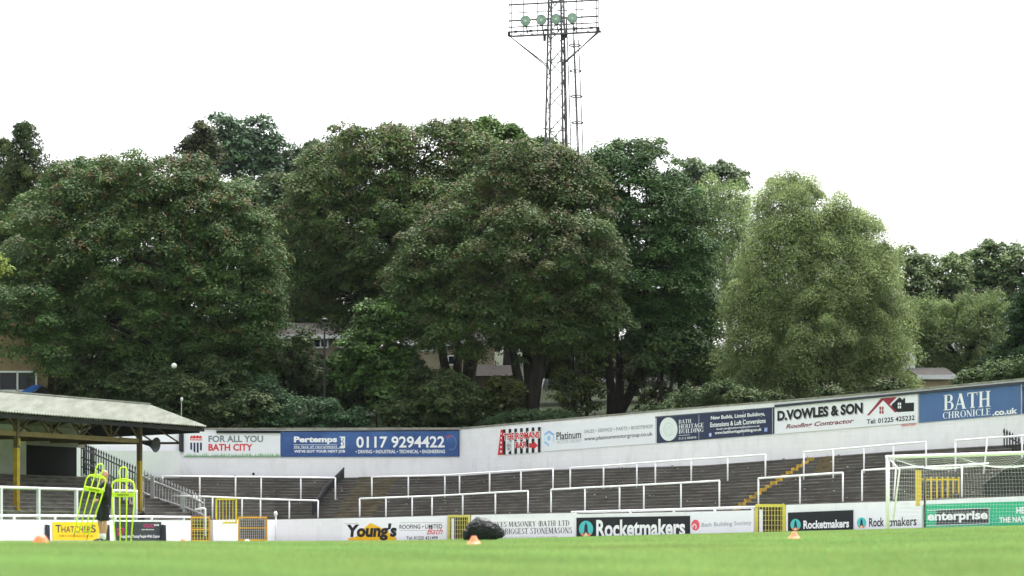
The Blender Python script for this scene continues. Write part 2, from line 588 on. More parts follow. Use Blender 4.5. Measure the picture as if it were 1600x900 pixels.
# yellow painted edges going up to the right
mb = MB()
for k in range(NST):
    px = 1146 + k * 8.2
    p0 = terr_pt(px, k / NST); p1 = terr_pt(px + 11, k / NST)
    rz = (terr_pt(px, (k + 1) / NST).z - p0.z)
    mb.hexa([p0 + Vector((0, -.06, -.02)), p1 + Vector((0, -.06, -.02)), p1 + Vector((0, .3, -.02)), p0 + Vector((0, .3, -.02)),
             p0 + Vector((0, -.06, rz * 1.02)), p1 + Vector((0, -.06, rz * 1.02)), p1 + Vector((0, .3, rz * 1.02)), p0 + Vector((0, .3, rz * 1.02))])
tag(mb.build('stair_edge', YEDGE, None, terr_pt(1146, 0)), 'narrow stair edge painted worn yellow, climbing the terrace to the right', 'stairs')
mb = MB()
for k in range(NST - 5, NST):
    px = 1258 + k * 1.5
    p0 = terr_pt(px, k / NST); p1 = terr_pt(px + 30, k / NST)
    rz = (terr_pt(px, (k + 1) / NST).z - p0.z)
    mb.hexa([p0 + Vector((0, -.05, -.02)), p1 + Vector((0, -.05, -.02)), p1 + Vector((0, .3, -.02)), p0 + Vector((0, .3, -.02)),
             p0 + Vector((0, -.05, rz * .98)), p1 + Vector((0, -.05, rz * .98)), p1 + Vector((0, .3, rz * .98)), p0 + Vector((0, .3, rz * .98))])
tag(mb.build('worn_stairs', [MOSS], None, terr_pt(1280, 0.7)), 'worn brown upper stairs by the wall at the top of the yellow edge', 'stairs')

# fallen leaves and scraps of paper caught on the steps
mb = MB(); rg = random.Random(8)
for i in range(420):
    px = rg.uniform(240, 1640); k = rg.randrange(0, NST)
    f = terr_pt(px, (k + rg.uniform(.1, .9)) / NST); f.z = terr_pt(px, (k + 1) / NST).z + .012
    f.y -= .08; w = rg.uniform(.02, .07); a = rg.uniform(0, 3.1); h = rg.uniform(.01, .05)
    c, s_ = math.cos(a) * w, math.sin(a) * w
    mb.quad((f.x - c, f.y - s_, f.z), (f.x + c, f.y + s_, f.z), (f.x + c * .8, f.y + s_ - .02, f.z + h), (f.x - c * .9, f.y - s_ - .02, f.z + h * .8), 0 if rg.random() < .7 else 1)
tag(mb.build('fallen_leaves', [mat('dry_leaf', (.20, .15, .08), .8, .1), mat('pale_scrap', (.5, .5, .48), .8, .1)], None), 'dry leaves and scraps caught on the terrace steps', 'litter', kind='stuff')

# ------------------------------------------------------------------ crush barriers
def barrier(label, posts, railx=None, r=0.034, ybot=None, name='crush_barrier', group='white crush barriers on the terrace', m=None):
    # posts: (px, ytop, ybot or None, lean px)
    pts = []
    for px, yt, yb in posts:
        pbx = px[1] if isinstance(px, tuple) else px
        ptx = px[0] if isinstance(px, tuple) else px
        y = yb if yb is not None else table(LOWTOP, pbx) + 1
        d, t = terr_at(pbx, y)
        base = terr_pt(pbx, t) - Vector((0, 0, 0.15 if yb is not None else 0.3))
        pts.append((base, P(ptx, yt, d)))
    o = thing(name, label, 'crush barrier', pts[0][0], group)
    rp = [b for _, b in pts]
    if railx:
        for side, (px, yt) in railx.items():
            k = 0 if side == 'l' else -1
            rp = ([P(px, yt, pts[0][0].y)] + rp) if k == 0 else (rp + [P(px, yt, pts[-1][0].y)])
    mb = MB(); mb.tube(rp, r * 1.1, 8); mb.build('rail', m or WHITE, o, smooth=True)
    for a, b in pts:
        mb = MB(); mb.tube([a, b], r, 8); mb.build('post', m or WHITE, o, smooth=True)
    return o
barrier('long white barrier at the foot of the back wall, left end by the spiked railing',
        [(254, 744, 778), (312, 744.5, 781), (368, 745, 782), (408, 745.3, 783), (470, 746, 784), (524, 746.5, 784)])
barrier('lower white barrier left of the black railing, behind the yellow gate',
        [(332, 776.5, None), (378, 778.5, None), (407, 779.5, None), (452, 781, None), (497, 782, None)], {'l': (300, 775)})
barrier('upper white barrier starting at the top of the mossy stairs',
        [(581, 745, 781), (638, 744, 780), (695, 742.5, 778), (718, 741, 776), (765, 738, 774), (814, 735, 772), (864, 732.5, 770)])
barrier('lower white barrier right of the mossy stairs, above the roofing board',
        [(562, 779, None), (603, 777.5, None), (644, 776, None), (675, 775, None), (723, 772.5, None), (774, 769.5, None), (825, 767, None)])
barrier('upper white barrier below the long vehicle dealer board',
        [(891, 731, 767), (943, 728, 765), (995, 724, 762), (1024, 722, 760), (1080, 718, 756), (1137, 714.5, 755), (1196, 710.5, 752)])
barrier('lower white barrier above the large black rocket board',
        [(861, 765, None), (914, 762, None), (968, 759.5, None), (1006, 757.5, None), (1064, 754.5, None), (1124, 751, None)])
barrier('upper white barrier with one crooked post, below the roofer board',
        [(1256, 706.5, 750), (((1350 - 1298) * 0 + 1302), 702.5, 752), (1350, 698.5, 743), (1396, 694.5, 736), (1447, 690.5, 732)])
barrier('lower white barrier crossing in front of the yellow stair edge',
        [(1185, 747.5, None), (1250, 743, None), (1317, 738.5, None)])
barrier('lower white barrier seen through the goal net',
        [(1347, 735, None), ((1400, 1396), 731.5, 782), (1503, 727, None), (1531, 739, None)][:3], {'r': (1545, 724)})
barrier('upper white barrier at the right, behind the goal crossbar',
        [(1493, 688.5, 738), ((1543, 1536), 684.5, 742), (1597, 681, 735), (1650, 677, 732)])

# rails on the lower walls
def rail_run(name, label, pts, posts, r=0.045, group=None, m=None, drop=0.35):
    o = thing(name, label, 'rail', P(pts[0][0], pts[0][1], dL(pts[0][0]) + .1), group)
    mb = MB(); mb.tube([P(x, y, dL(x) + .1) for x, y in pts], r, 8); mb.build('rail', m or WHITE, o, smooth=True)
    for px, yt, yb in posts:
        mb = MB(); mb.tube([P(px, yt, dL(px) + .1), P(px, yb, dL(px) + .1)], r * 1.1, 8); mb.build('post', m or WHITE, o, smooth=True)
rail_run('wall_rail', 'low white rail along the wall top above the cider board', [(-100, 805.2), (100, 806), (297, 808)], [(22, 806, 816), (86, 806, 816), (180, 807, 816), (237, 807, 816), (287, 808, 816)])
rail_run('wall_rail', 'low white rail along the wall top above the large black rocket board', [(893, 800.3), (1040, 796.5), (1181, 792.5)], [(900, 800, 806), (985, 798, 806), (1053, 796, 804), (1117, 794, 803), (1176, 793, 802)], r=0.05)

# ------------------------------------------------------------------ covered stand on the left
E1 = Vector(((320 - 800) / F * 108, 108, 0)); E0 = Vector(((0 - 800) / F * 95, 95, 0))
SD = (E0 - E1).normalized()                       # runs towards the camera
SP = Vector((-0.897, 0.4417, 0)); SP = (SP - SD * SP.dot(SD)).normalized()
ZE, ZR = 4.91, 5.925
SL = 24.0
def st(s, off, z): return Vector((E1.x + SD.x * s + SP.x * off, E1.y + SD.y * s + SP.y * off, z))
def s_at(px, off):
    lo, hi = -5.0, 40.0
    for _ in range(50):
        m_ = (lo + hi) / 2
        if PX(st(m_, off, 0)) > px: lo = m_
        else: hi = m_
    return (lo + hi) / 2
STAND = thing('covered_stand', 'old covered stand with a corrugated pale roof over a dark interior', 'grandstand', st(4, 3, 0.6))
def roof():
    m = mat('lichened_corrugated_sheet', (0.265, 0.28, 0.24), 0.9, 0.15, col2=(0.185, 0.195, 0.16), scale=1.0, stretch=(3.2, 0.55, .6), thr=(0.36, 0.64), rot=math.atan2(SD.y, -SD.x))
    mb = MB()
    n = int(SL / 0.045)
    def h(i): return 0.028 * math.sin(i * 0.045 / 0.18 * 2 * math.pi)
    offs = [(-0.12, ZE), (2.6, ZR), (7.6, 4.7)]
    hip = [0.0, 0.6, 0.6]
    for j in range(2):
        for i in range(n):
            s0, s1 = i * 0.045, (i + 1) * 0.045
            a0, a1 = offs[j], offs[j + 1]
            ha, hb = hip[j], hip[j + 1]
            mb.quad(st(s0 * (SL - ha) / SL + ha, a0[0], a0[1] + h(i)), st(s1 * (SL - ha) / SL + ha, a0[0], a0[1] + h(i + 1)),
                    st(s1 * (SL - hb) / SL + hb, a1[0], a1[1] + h(i + 1)), st(s0 * (SL - hb) / SL + hb, a1[0], a1[1] + h(i)))
            mb.quad(st(s0 * (SL - ha) / SL + ha, a0[0], a0[1] + h(i) - .02), st(s0 * (SL - hb) / SL + hb, a1[0], a1[1] + h(i) - .02),
                    st(s1 * (SL - hb) / SL + hb, a1[0], a1[1] + h(i + 1) - .02), st(s1 * (SL - ha) / SL + ha, a0[0], a0[1] + h(i + 1) - .02))
    o = mb.build('roof', m, STAND)
    mb = MB(); mb.bar(st(0.6, 2.6, ZR + .03), st(SL, 2.6, ZR + .03), 0.22, 0.06); mb.build('ridge_cap', m, o)
    mb = MB(); mb.bar(st(0.05, 0.02, ZE - 0.16), st(SL, 0.02, ZE - 0.16), 0.06, 0.16); mb.build('gutter', DARKGAP, o)
roof()
DARKUNDER = mat('shade_dark_boarding', (0.018, 0.018, 0.02), 0.9, 0.1)  # near-black colour puts the under-roof shade into gable and opening
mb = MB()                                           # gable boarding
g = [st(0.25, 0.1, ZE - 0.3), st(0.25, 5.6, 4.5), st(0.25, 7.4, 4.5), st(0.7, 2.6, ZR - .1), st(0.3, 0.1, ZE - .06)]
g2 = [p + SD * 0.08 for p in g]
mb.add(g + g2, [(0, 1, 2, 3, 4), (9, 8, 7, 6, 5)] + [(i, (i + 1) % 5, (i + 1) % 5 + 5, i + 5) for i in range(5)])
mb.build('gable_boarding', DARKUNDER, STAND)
mb = MB(); mb.bar(st(0, 7.2, 3.6), st(SL, 7.2, 3.6), 0.1, 3.0)
BACKM = mat('grubby_white_boarding', (0.62, 0.63, 0.60), 0.8, 0.2, var=0.25, scale=1.2)
mb = MB()
sA, sB = s_at(41, 6.5), s_at(131, 6.5)
def slab(a, b, off, z0, z1, th=0.12):
    mb.hexa([st(a, off, z0), st(b, off, z0), st(b, off + th, z0), st(a, off + th, z0), st(a, off, z1), st(b, off, z1), st(b, off + th, z1), st(a, off + th, z1)])
slab(sA, SL, 6.5, 2.4, 4.9)
mb.build('back_boarding', BACKM, STAND)
mb = MB(); slab(sB, sA, 6.9, 2.4, 4.2); mb.build('dark_opening', DARKUNDER, STAND)  # dark slab stands for the shade inside the opening
mb = MB(); slab(sB, sA, 6.46, 4.05, 4.9, .1); slab(SL * .0 + 0.9, sB, 6.5, 4.3, 4.9, .1); mb.build('valance', mat('dull_cream_boarding', (0.30, 0.29, 0.24), .8, .2, var=.3), STAND)
# terracing under the roof
SCON = mat('stand_step_concrete', (0.20, 0.19, 0.17), 0.9, 0.15, col2=(0.09, 0.085, 0.075), scale=1.1, thr=(0.35, 0.65))
SNOSE = mat('stand_step_edge', (0.26, 0.25, 0.22), 0.9, 0.15, col2=(0.13, 0.125, 0.11), scale=2)
mb = MB()
for k in range(10):
    o0, o1 = 0.2 + k * 0.62, 0.2 + (k + 1) * 0.62
    z0, z1 = 0.85 + k * 0.185, 0.85 + (k + 1) * 0.185
    s0 = max(0.2, s_at(232 - k * 10, o0))
    zn = z1 - 0.05
    mb.quad(st(s0, o0 + .03, z0 - .02), st(SL, o0 + .03, z0 - .02), st(SL, o0 + .03, zn), st(s0, o0 + .03, zn), 0)
    mb.quad(st(s0, o0, zn), st(SL, o0, zn), st(SL, o0, z1), st(s0, o0, z1), 1)
    mb.quad(st(s0, o0, z1), st(SL, o0, z1), st(SL, o1 + .04, z1), st(s0, o1 + .04, z1), 1)
    mb.quad(st(s0, o0, z0 - .3), st(s0, o0, z1), st(s0, o1 + .04, z1), st(s0, o1 + .04, z0 - .3), 0)
mb.quad(st(0.2, .2, 0.2), st(SL, .2, 0.2), st(SL, .2, 0.87), st(0.2, .2, 0.87), 0)
mb.build('standing_steps', [SCON, SNOSE], STAND)
# posts, truss, rafters
OFFP = 0.9
YPOST = mat('worn_yellow_post_paint', (0.42, 0.29, 0.02), 0.6, 0.3, var=0.4, scale=4)
for px, ysplit, yb in ((26, 700, 782), (218, 720, 784)):
    s = s_at(px, OFFP)
    p = st(s, OFFP, 0); d = p.y
    zs = (YH - ysplit) / F * d; zb = 0.85
    w = 0.18
    mb = MB(); mb.bar(st(s, OFFP, zs), st(s, OFFP, ZE + .2), w, w, up=SD); mb.bar(st(s + .14, OFFP, zs), st(s + .14, OFFP, ZE + .1), .05, .05, up=SD)
    po = mb.build('post', RUSTBROWN, STAND)
    mb = MB(); mb.bar(st(s, OFFP, zb), st(s, OFFP, zs), w + .004, w + .004, up=SD); mb.bar(st(s, OFFP, zb), st(s, OFFP, zb + .25), w + .1, w + .1, up=SD)
    mb.build('yellow_base', YPOST, po)
    if px == 26:
        mb = MB(); mb.bar(st(s - .02, OFFP - .1, zs + .1), st(s - .02, OFFP - .1, zs + .38), .12, .02, up=SD); mb.build('yellow_notice', YELLOW, po)
ZC = (YH - 683.5) / F * st(8, OFFP, 0).y
s2 = s_at(218, OFFP)
mb = MB()
mb.bar(st(s2, OFFP, ZC), st(SL, OFFP, ZC), .10, .20)
mb.build('truss_chord', mat('tan_timber_beam', (0.20, 0.145, 0.075), .8, .2, var=.4, scale=2, stretch=(1, 1, 5)), STAND)
mb = MB()
k = 0
s = s2
while s < SL:
    a, b = s, s + 2.1
    mb.bar(st(a, OFFP, ZC), st((a + b) / 2, OFFP, ZE + .2), .07, .07)
    mb.bar(st((a + b) / 2, OFFP, ZE + .2), st(b, OFFP, ZC), .07, .07)
    mb.bar(st(b, OFFP, ZC), st(b, OFFP, ZE + .2), .08, .08)
    s = b
mb.build('truss_webbing', RUSTBROWN, STAND)
mb = MB()
for s in [0.6 + 2.1 * i for i in range(11)]:
    mb.bar(st(s, 0.1, ZE - .12), st(s, 2.6, ZR - .14), .08, .12)
    mb.bar(st(s, 2.6, ZR - .14), st(s, 6.6, 4.85), .08, .12)
    mb.bar(st(s, OFFP, ZC + .02), st(s, 6.5, ZC + .1), .06, .10)
    mb.bar(st(s, OFFP, ZC), st(s, 3.2, ZR - .5), .05, .06)
mb.build('rafters', RUSTBROWN, STAND)

# rail at the front of the stand
FR = thing('stand_rail', 'white front rail of the covered stand on five upright posts', 'rail', st(8, 0.0, .85))
OFR = -0.15
mb = MB(); mb.tube([st(s_at(214, OFR), OFR, (YH - 767.5) / F * st(s_at(214, OFR), OFR, 0).y), st(SL, OFR, (YH - 767.5) / F * st(s_at(214, OFR), OFR, 0).y)], .06, 8); mb.build('rail', WHITE, FR, smooth=True)
zt = (YH - 767.5) / F * st(s_at(214, OFR), OFR, 0).y
for px in (212, 176, 119, 60, 1, -60):
    s = s_at(px, OFR)
    mb = MB(); mb.bar(st(s, OFR, 0.3), st(s, OFR, zt), .12, .12, up=SD); mb.build('post', WHITE, FR)

# loudspeaker on the post
HS = P(236, 694, st(s_at(218, OFFP), OFFP, 0).y - .05)
t = thing('loudspeaker', 'black horn loudspeaker hanging from the end post of the covered stand', 'loudspeaker', HS)
ax = Vector((0.85, -0.45, -0.12)).normalized()
mb = MB(); mb.lathe(HS - ax * .35, [(0.001, 0), (.07, 0), (.09, .18), (.10, .25), (.16, .38), (.25, .52), (.32, .60), (.33, .62), (.30, .61), (.22, .52), (.08, .34), (.001, .3)], 20, ax)
mb.build('horn', BLACK, t, smooth=True)
mb = MB(); mb.tube([HS - ax * .3, HS - ax * .3 + Vector((-.12, 0, .02))], .03, 8); mb.tube([HS - ax * .3 + Vector((-.12, 0, .02)), P(219, 688, HS.y + .05)], .03, 8); mb.build('bracket', BLACK, t)

# black downpipe on the wall by the board
mb = MB(); mb.bar(P(283.5, 706, dU(283) - .1), P(283.5, 672, dU(283) - .1), .22, .12, up=Vector((0, 1, 0)))
tag(mb.build('downpipe', BLACK, None, P(283.5, 706, dU(283) - .1)), 'black downpipe on the white wall between the stand roof and the crest board', 'pipe')
# pale thicker wall pier left of the board
mb = MB()
for a, b, y0 in ((150, 281, 704.5),):
    d = 117.6
    mb.hexa([P(a, 746, d), P(b, 746, d), P(b, 746, d + .6), P(a, 746, d + .6), P(a, y0, d), P(b, y0, d), P(b, y0, d + .6), P(a, y0, d + .6)])
mb.add([], [])
o = mb.build('stub_wall', mat('greyish_white_render', (0.74, 0.76, 0.78), .85, .2, var=.12, scale=1.0), None, P(215, 746, 117.6))
tag(o, 'greyish white stub wall behind the end post of the covered stand', 'wall', 'white walls along the back of the terrace')

# ------------------------------------------------------------------ railings
def railing(name, label, top, bot, n, m, barw=.03, spike=.12, rails=(0.12, 0.9), posts=(), postm=None, group=None, cat='railing', base=None, m2=None, split=None):
    # top / bot: polylines (px, y, d); bars run between them
    o = thing(name, label, cat, base or P(*bot[0]), group)
    T = [P(*p) for p in top]; B = [P(*p) for p in bot]
    def along(Q, t):
        L = [0]
        for a, b in zip(Q, Q[1:]): L.append(L[-1] + (b - a).length)
        x = t * L[-1]
        for i in range(len(Q) - 1):
            if x <= L[i + 1] + 1e-9: return Q[i].lerp(Q[i + 1], (x - L[i]) / max(1e-9, L[i + 1] - L[i]))
        return Q[-1]
    mbs = [MB(), MB()]
    for i in range(n):
        t = i / (n - 1)
        a, b = along(B, t), along(T, t)
        k = 1 if (split is not None and t > split) else 0
        mbs[k].bar(a, b, barw, barw, up=Vector((0, 1, 0)))
        if spike:
            mbs[k].tube([b, b + Vector((0, 0, spike * .5)), b + Vector((0, 0, spike))], [barw * 1.1, barw * .8, .002], 5)
    if mbs[0].v: mbs[0].build('bars', m, o)
    if mbs[1].v: mbs[1].build('bars', m2, o)
    for f in rails:
        if split is None:
            mb = MB(); mb.tube([along(B, t).lerp(along(T, t), f) for t in np.linspace(0, 1, 9)], .035, 6); mb.build('rail', m, o)
        else:
            mb = MB(); mb.tube([along(B, t).lerp(along(T, t), f) for t in np.linspace(0, split, 5)], .04, 6); mb.build('rail', m, o)
            mb = MB(); mb.tube([along(B, t).lerp(along(T, t), f) for t in np.linspace(split, 1, 5)], .05, 6); mb.build('rail', m2, o)
    for px0, y0, px1, y1, d in posts:
        mb = MB(); mb.bar(P(px0, y1, d), P(px0, y0, d), .17, .17, up=Vector((0, 1, 0))); mb.build('post', postm or m, o)
    return o
railing('spiked_railing', 'tall spiked railing running down from the covered stand, black above and grey below',
        [(131, 697, 114), (160, 709, 112.5), (212, 733, 110), (240, 746, 109), (300, 771, 106.5), (319, 783, 105.7)],
        [(131, 740, 114), (160, 757, 112.5), (212, 787, 110), (240, 800, 109), (300, 815, 106.5), (319, 822, 105.7)], 44, BLACK,
        barw=.045, spike=.16, rails=(0.42, 0.88), posts=[(238, 744, 238, 812, 108.7), (286, 768, 286, 822, 106.8)], postm=mat('grey_steel_post', (0.5, .5, .52), .6, .3, var=.2), m2=GREYRAIL, split=.47)
# dark clutter of railings beside the dark opening
railing('spiked_railing', 'short black railing between the dark opening and the white wall',
        [(127, 695, 115), (150, 704, 115.6)], [(127, 744, 115), (150, 752, 115.6)], 9, BLACK, barw=.05, rails=(.3, .6, .9))
railing('stair_railing', 'black railing down the mossy stairs in the middle of the terrace',
        [(537, 733, 119.6), (505, 765, 115.5), (498, 778, 113.6), (489, 785, 112.2)], [(537, 781, 119.6), (505, 806, 115.5), (498, 811, 113.6), (488, 816, 112.2)], 64, BLACK,
        barw=.055, spike=.10, rails=(0.12, 0.94), group='black railings on the terrace')
railing('stair_railing', 'black spiked railing at the right end, rising above the goal net',
        [(1569, 676, 97.0), (1582, 683, 96.3), (1597, 692, 95.6)], [(1569, 706, 97.0), (1582, 712, 96.3), (1597, 720, 95.6)], 7, BLACK, barw=.05, spike=.2, rails=(0.2, 0.88), group='black railings on the terrace')
railing('stair_railing', 'black railing behind the goal net sloping down to the left',
        [(1604, 714, 88.55), (1570, 735, 89.2), (1538, 757, 89.9)], [(1604, 782, 88.55), (1570, 784, 89.2), (1538, 786, 89.9)], 30, BLACK, barw=.10, spike=.08, rails=(0.1, 0.95), group='black railings on the terrace')
# thin white handrails by the amber gate
def handrail(label, pts):
    mb = MB(); mb.tube([P(*p) for p in pts], .04, 8)
    tag(mb.build('handrail', WHITE, None, P(*pts[0]), smooth=True), label, 'handrail', 'white bent handrails')
handrail('white bent pipe handrail standing in front of the amber gate', [(305, 796, 103), (318, 794, 103), (321, 795, 103), (321, 838, 103)])
handrail('white bent pipe handrail behind the low rail at the foot of the spiked railing', [(270, 774.5, 106.5), (306, 776, 106.5), (312, 782, 106.5), (314, 806, 106.5)])

# ------------------------------------------------------------------ gates
def gate(label, x0, x1, y0, y1, m, d=None, n=8, rows=5, frame=.07, mids=(.5,), group='gates in the low white wall', name='mesh_gate', vm=None, tilt=0.0):
    d0 = d or dL(x0) + .05; d1 = d or dL(x1) + .05
    o = thing(name, label, 'gate', P(x0, y1, d0), group)
    def q(u, v): return P(lerp(x0, x1, u), lerp(y1, y0 + tilt * u, v), lerp(d0, d1, u))
    mb = MB()
    for a, b in (((0, 0), (0, 1)), ((1, 0), (1, 1)), ((0, 1), (1, 1)), ((0, 0.03), (1, 0.03))):
        mb.bar(q(*a), q(*b), frame, frame, up=Vector((0, 1, 0)))
    for v in mids: mb.bar(q(0, v), q(1, v), frame * .8, frame * .8, up=Vector((0, 1, 0)))
    mb.build('frame', m, o)
    mb = MB()
    for i in range(1, n): mb.bar(q(i / n, 0), q(i / n, 1), .025, .025, up=Vector((0, 1, 0)))
    for i in range(1, rows): mb.bar(q(0, i / rows), q(1, i / rows), .018, .018, up=Vector((0, 1, 0)))
    if n > 1: mb.build('mesh_panel', vm or m, o)
    return o
gate('amber mesh gate left of the short white wall block', 299, 327, 808.5, 846, AMBER, n=6, rows=7, vm=PALEYEL)
gate('amber mesh gate right of the short white wall block', 373, 416, 808.5, 845, AMBER, n=14, rows=9, mids=(.55,), vm=GREYRAIL)
gate('small yellow barred barrier standing behind the short white wall block', 338, 369, 780, 818, mat('bright_yellow_paint', (.75, .60, .04), .5, .4, var=.15), d=106.6, n=6, rows=1, mids=(), name='barred_barrier', group='yellow barred barriers')
g = gate('pale yellow mesh gate behind the black bag', 701, 733, 806.5, 848, PALEYEL, n=9, rows=6, mids=(), vm=PALEYEL, frame=.11)
mb = MB(); mb.bar(P(707.5, 848, 109.6), P(707.5, 810, 109.6), .12, .1, up=Vector((0, 1, 0))); mb.build('post', WHITE, g)
g = gate('pale yellow mesh gate beside the building society board', 1182, 1225, 790, 836, mat('lemon_paint', (.70, .62, .10), .5, .4, var=.15), n=9, rows=6, mids=(), vm=PALEYEL, frame=.12)
mb = MB(); mb.bar(P(1189, 836, 96.2), P(1189, 796, 96.2), .13, .1, up=Vector((0, 1, 0))); mb.build('post', WHITE, g)
t = thing('barred_barrier', 'yellow barred barrier with a thick post seen through the goal net', 'gate', P(1435, 786, 91.3), 'yellow barred barriers')
mb = MB(); mb.bar(P(1435, 790, 91.3), P(1435, 735, 91.3), .2, .2, up=Vector((0, 1, 0))); mb.build('post', YELLOW, t)
mb = MB(); mb.bar(P(1435, 749.5, 91.3), P(1500, 749, 91.3), .06, .06)
for px in (1446, 1455, 1464, 1472.5, 1481, 1489.5, 1498): mb.bar(P(px, 786, 91.3), P(px, 745, 91.3), .055, .055, up=Vector((0, 1, 0)))
mb.build('bars', YELLOW, t)
# dark ground behind the gates (passage floor and wall)
mb = MB()
for a, b in ((298.5, 332.5), (372.5, 417.5), (699.5, 735.5), (1179.5, 1227.5)):
    pass
mb.v = []
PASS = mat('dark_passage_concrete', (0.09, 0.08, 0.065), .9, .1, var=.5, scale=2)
for a, b, lab in ((296, 334, 'dark concrete recess behind the amber gate left of the wall block'), (371, 419, 'dark concrete recess behind the amber gate right of the wall block'), (698, 737, 'dark concrete recess behind the gate by the black bag'), (1178, 1229, 'dark concrete recess behind the gate by the building society board')):
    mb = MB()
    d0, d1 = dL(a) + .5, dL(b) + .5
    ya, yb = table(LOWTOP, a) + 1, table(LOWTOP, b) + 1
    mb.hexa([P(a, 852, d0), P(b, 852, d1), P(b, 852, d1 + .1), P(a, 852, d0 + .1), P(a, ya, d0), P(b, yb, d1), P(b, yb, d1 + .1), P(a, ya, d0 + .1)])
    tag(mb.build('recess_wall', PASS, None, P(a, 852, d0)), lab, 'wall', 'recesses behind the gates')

# ------------------------------------------------------------------ lettering
TXT = {}
def glyphs(s, bold=0.0, shear=0.0, space=1.0):
    key = (s, bold, shear, space)
    if key in TXT: return TXT[key]
    cu = bpy.data.curves.new('lettering', 'FONT')
    cu.body = s; cu.offset = bold; cu.shear = shear; cu.space_character = space; cu.resolution_u = 3
    ob = bpy.data.objects.new('lettering', cu)
    COL.objects.link(ob)
    bpy.context.view_layer.update()
    me = bpy.data.meshes.new_from_object(ob.evaluated_get(bpy.context.evaluated_depsgraph_get()))
    V = np.array([v.co[:2] for v in me.vertices]) if len(me.vertices) else np.zeros((1, 2))
    Fs = [list(p.vertices) for p in me.polygons]
    bpy.data.objects.remove(ob); bpy.data.curves.remove(cu); bpy.data.meshes.remove(me)
    lo, hi = V.min(0), V.max(0)
    TXT[key] = ((V - lo) / np.maximum(hi - lo, 1e-6), Fs)
    return TXT[key]
# a small stroke serif alphabet
def SERIF(ch):
    V, Fs = [], []
    def poly(p):
        n = len(V); V.extend(p); Fs.append(list(range(n, n + len(p))))
    def rect(x0, y0, x1, y1): poly([(x0, y0), (x1, y0), (x1, y1), (x0, y1)])
    def ver(x, y0=0, y1=1, w=.17, s=(1, 1)):
        rect(x - w / 2, y0, x + w / 2, y1)
        if s[0]: rect(x - w / 2 - .08, y0, x + w / 2 + .08, y0 + .045)
        if s[1]: rect(x - w / 2 - .08, y1 - .045, x + w / 2 + .08, y1)
    def hor(x0, x1, y, h=.06): rect(x0, y - h / 2, x1, y + h / 2)
    def dia(x0, y0, x1, y1, w): poly([(x0 - w / 2, y0), (x0 + w / 2, y0), (x1 + w / 2, y1), (x1 - w / 2, y1)])
    def arc(cx, cy, rx, ry, a0, a1, tm=.17, tn=.05, n=20):
        for i in range(n):
            p = []
            for a in (R(lerp(a0, a1, i / n)), R(lerp(a0, a1, (i + 1) / n))):
                t = tn + (tm - tn) * abs(math.cos(a)) ** 1.3
                p.append(((cx + rx * math.cos(a), cy + ry * math.sin(a)), (cx + (rx - t) * math.cos(a), cy + (ry - tn - (t - tn) * .15) * math.sin(a))))
            poly([p[0][0], p[1][0], p[1][1], p[0][1]])
    w = .7
    if ch == 'B': ver(.16); hor(.16, .42, .975); hor(.16, .42, .52); hor(.16, .45, .025); arc(.38, .755, .25, .245, -90, 90); arc(.40, .265, .29, .265, -90, 90); w = .74
    elif ch == 'A': dia(.06, 0, .36, 1, .06); dia(.62, 0, .36, 1, .19); hor(.16, .52, .32); hor(-.02, .16, .022, .045); hor(.48, .78, .022, .045); w = .78
    elif ch == 'T': ver(.36, s=(1, 0)); hor(.02, .70, .97); dia(.04, .78, .04, 1, .04); dia(.68, .78, .68, 1, .04); w = .73
    elif ch == 'H': ver(.16); ver(.64); hor(.16, .64, .5); w = .82
    elif ch == 'C': arc(.40, .5, .38, .5, 48, 312); dia(.66, .7, .68, .95, .05); w = .74
    elif ch == 'G': arc(.40, .5, .38, .5, 48, 300); ver(.62, 0.05, .42, .15, (0, 1)); dia(.66, .7, .68, .95, .05); w = .78
    elif ch == 'O': arc(.40, .5, .39, .5, 0, 360, n=32); w = .81
    elif ch == 'R': ver(.16); hor(.16, .42, .975); hor(.16, .42, .50); arc(.38, .745, .26, .255, -90, 90); dia(.66, 0, .38, .5, .18); hor(.6, .82, .022, .045); w = .8
    elif ch == 'N': ver(.12, w=.06); ver(.68, w=.06); dia(.66, 0, .12, 1, .19); w = .82
    elif ch == 'I': ver(.17); w = .36
    elif ch == 'L': ver(.16); hor(.16, .58, .025); dia(.58, 0, .58, .22, .04); w = .63
    elif ch == 'E': ver(.16); hor(.16, .58, .97); hor(.16, .48, .5); hor(.16, .6, .025); dia(.6, 0, .6, .22, .04); dia(.57, .78, .57, 1, .04); dia(.47, .4, .47, .6, .04); w = .66
    elif ch == 'D': ver(.16); hor(.16, .4, .975); hor(.16, .4, .025); arc(.36, .5, .40, .5, -90, 90); w = .8
    elif ch == 'U': ver(.16, .3, 1, s=(0, 1)); ver(.64, .3, 1, .06, (0, 1)); arc(.385, .33, .31, .33, 180, 360, .12); w = .78
    elif ch == 'S': arc(.32, .75, .25, .25, 35, 265); arc(.30, .26, .28, .26, -145, 85); dia(.53, .76, .54, .97, .04); dia(.05, .03, .05, .25, .04); w = .62
    elif ch == 'K': ver(.16); dia(.28, .42, .62, 1, .06); dia(.64, 0, .34, .55, .18); hor(.55, .82, .022, .045); w = .8
    elif ch == 'M': ver(.10, w=.06); ver(.80, w=.17); dia(.42, .1, .12, 1, .18); dia(.42, .1, .74, 1, .06); w = .96
    elif ch == 'Y': ver(.37, 0, .5, s=(1, 0)); dia(.36, .45, .10, 1, .17); dia(.38, .45, .64, 1, .06); hor(-.02, .24, .978, .045); hor(.52, .76, .978, .045); w = .75
    elif ch == '(': arc(.42, .5, .30, .6, 110, 250, .09); w = .28
    elif ch == ')': arc(-.14, .5, .30, .6, -70, 70, .09); w = .28
    elif ch == "'": dia(.08, .72, .10, 1, .1); w = .2
    else: w = .35
    return V, Fs, w
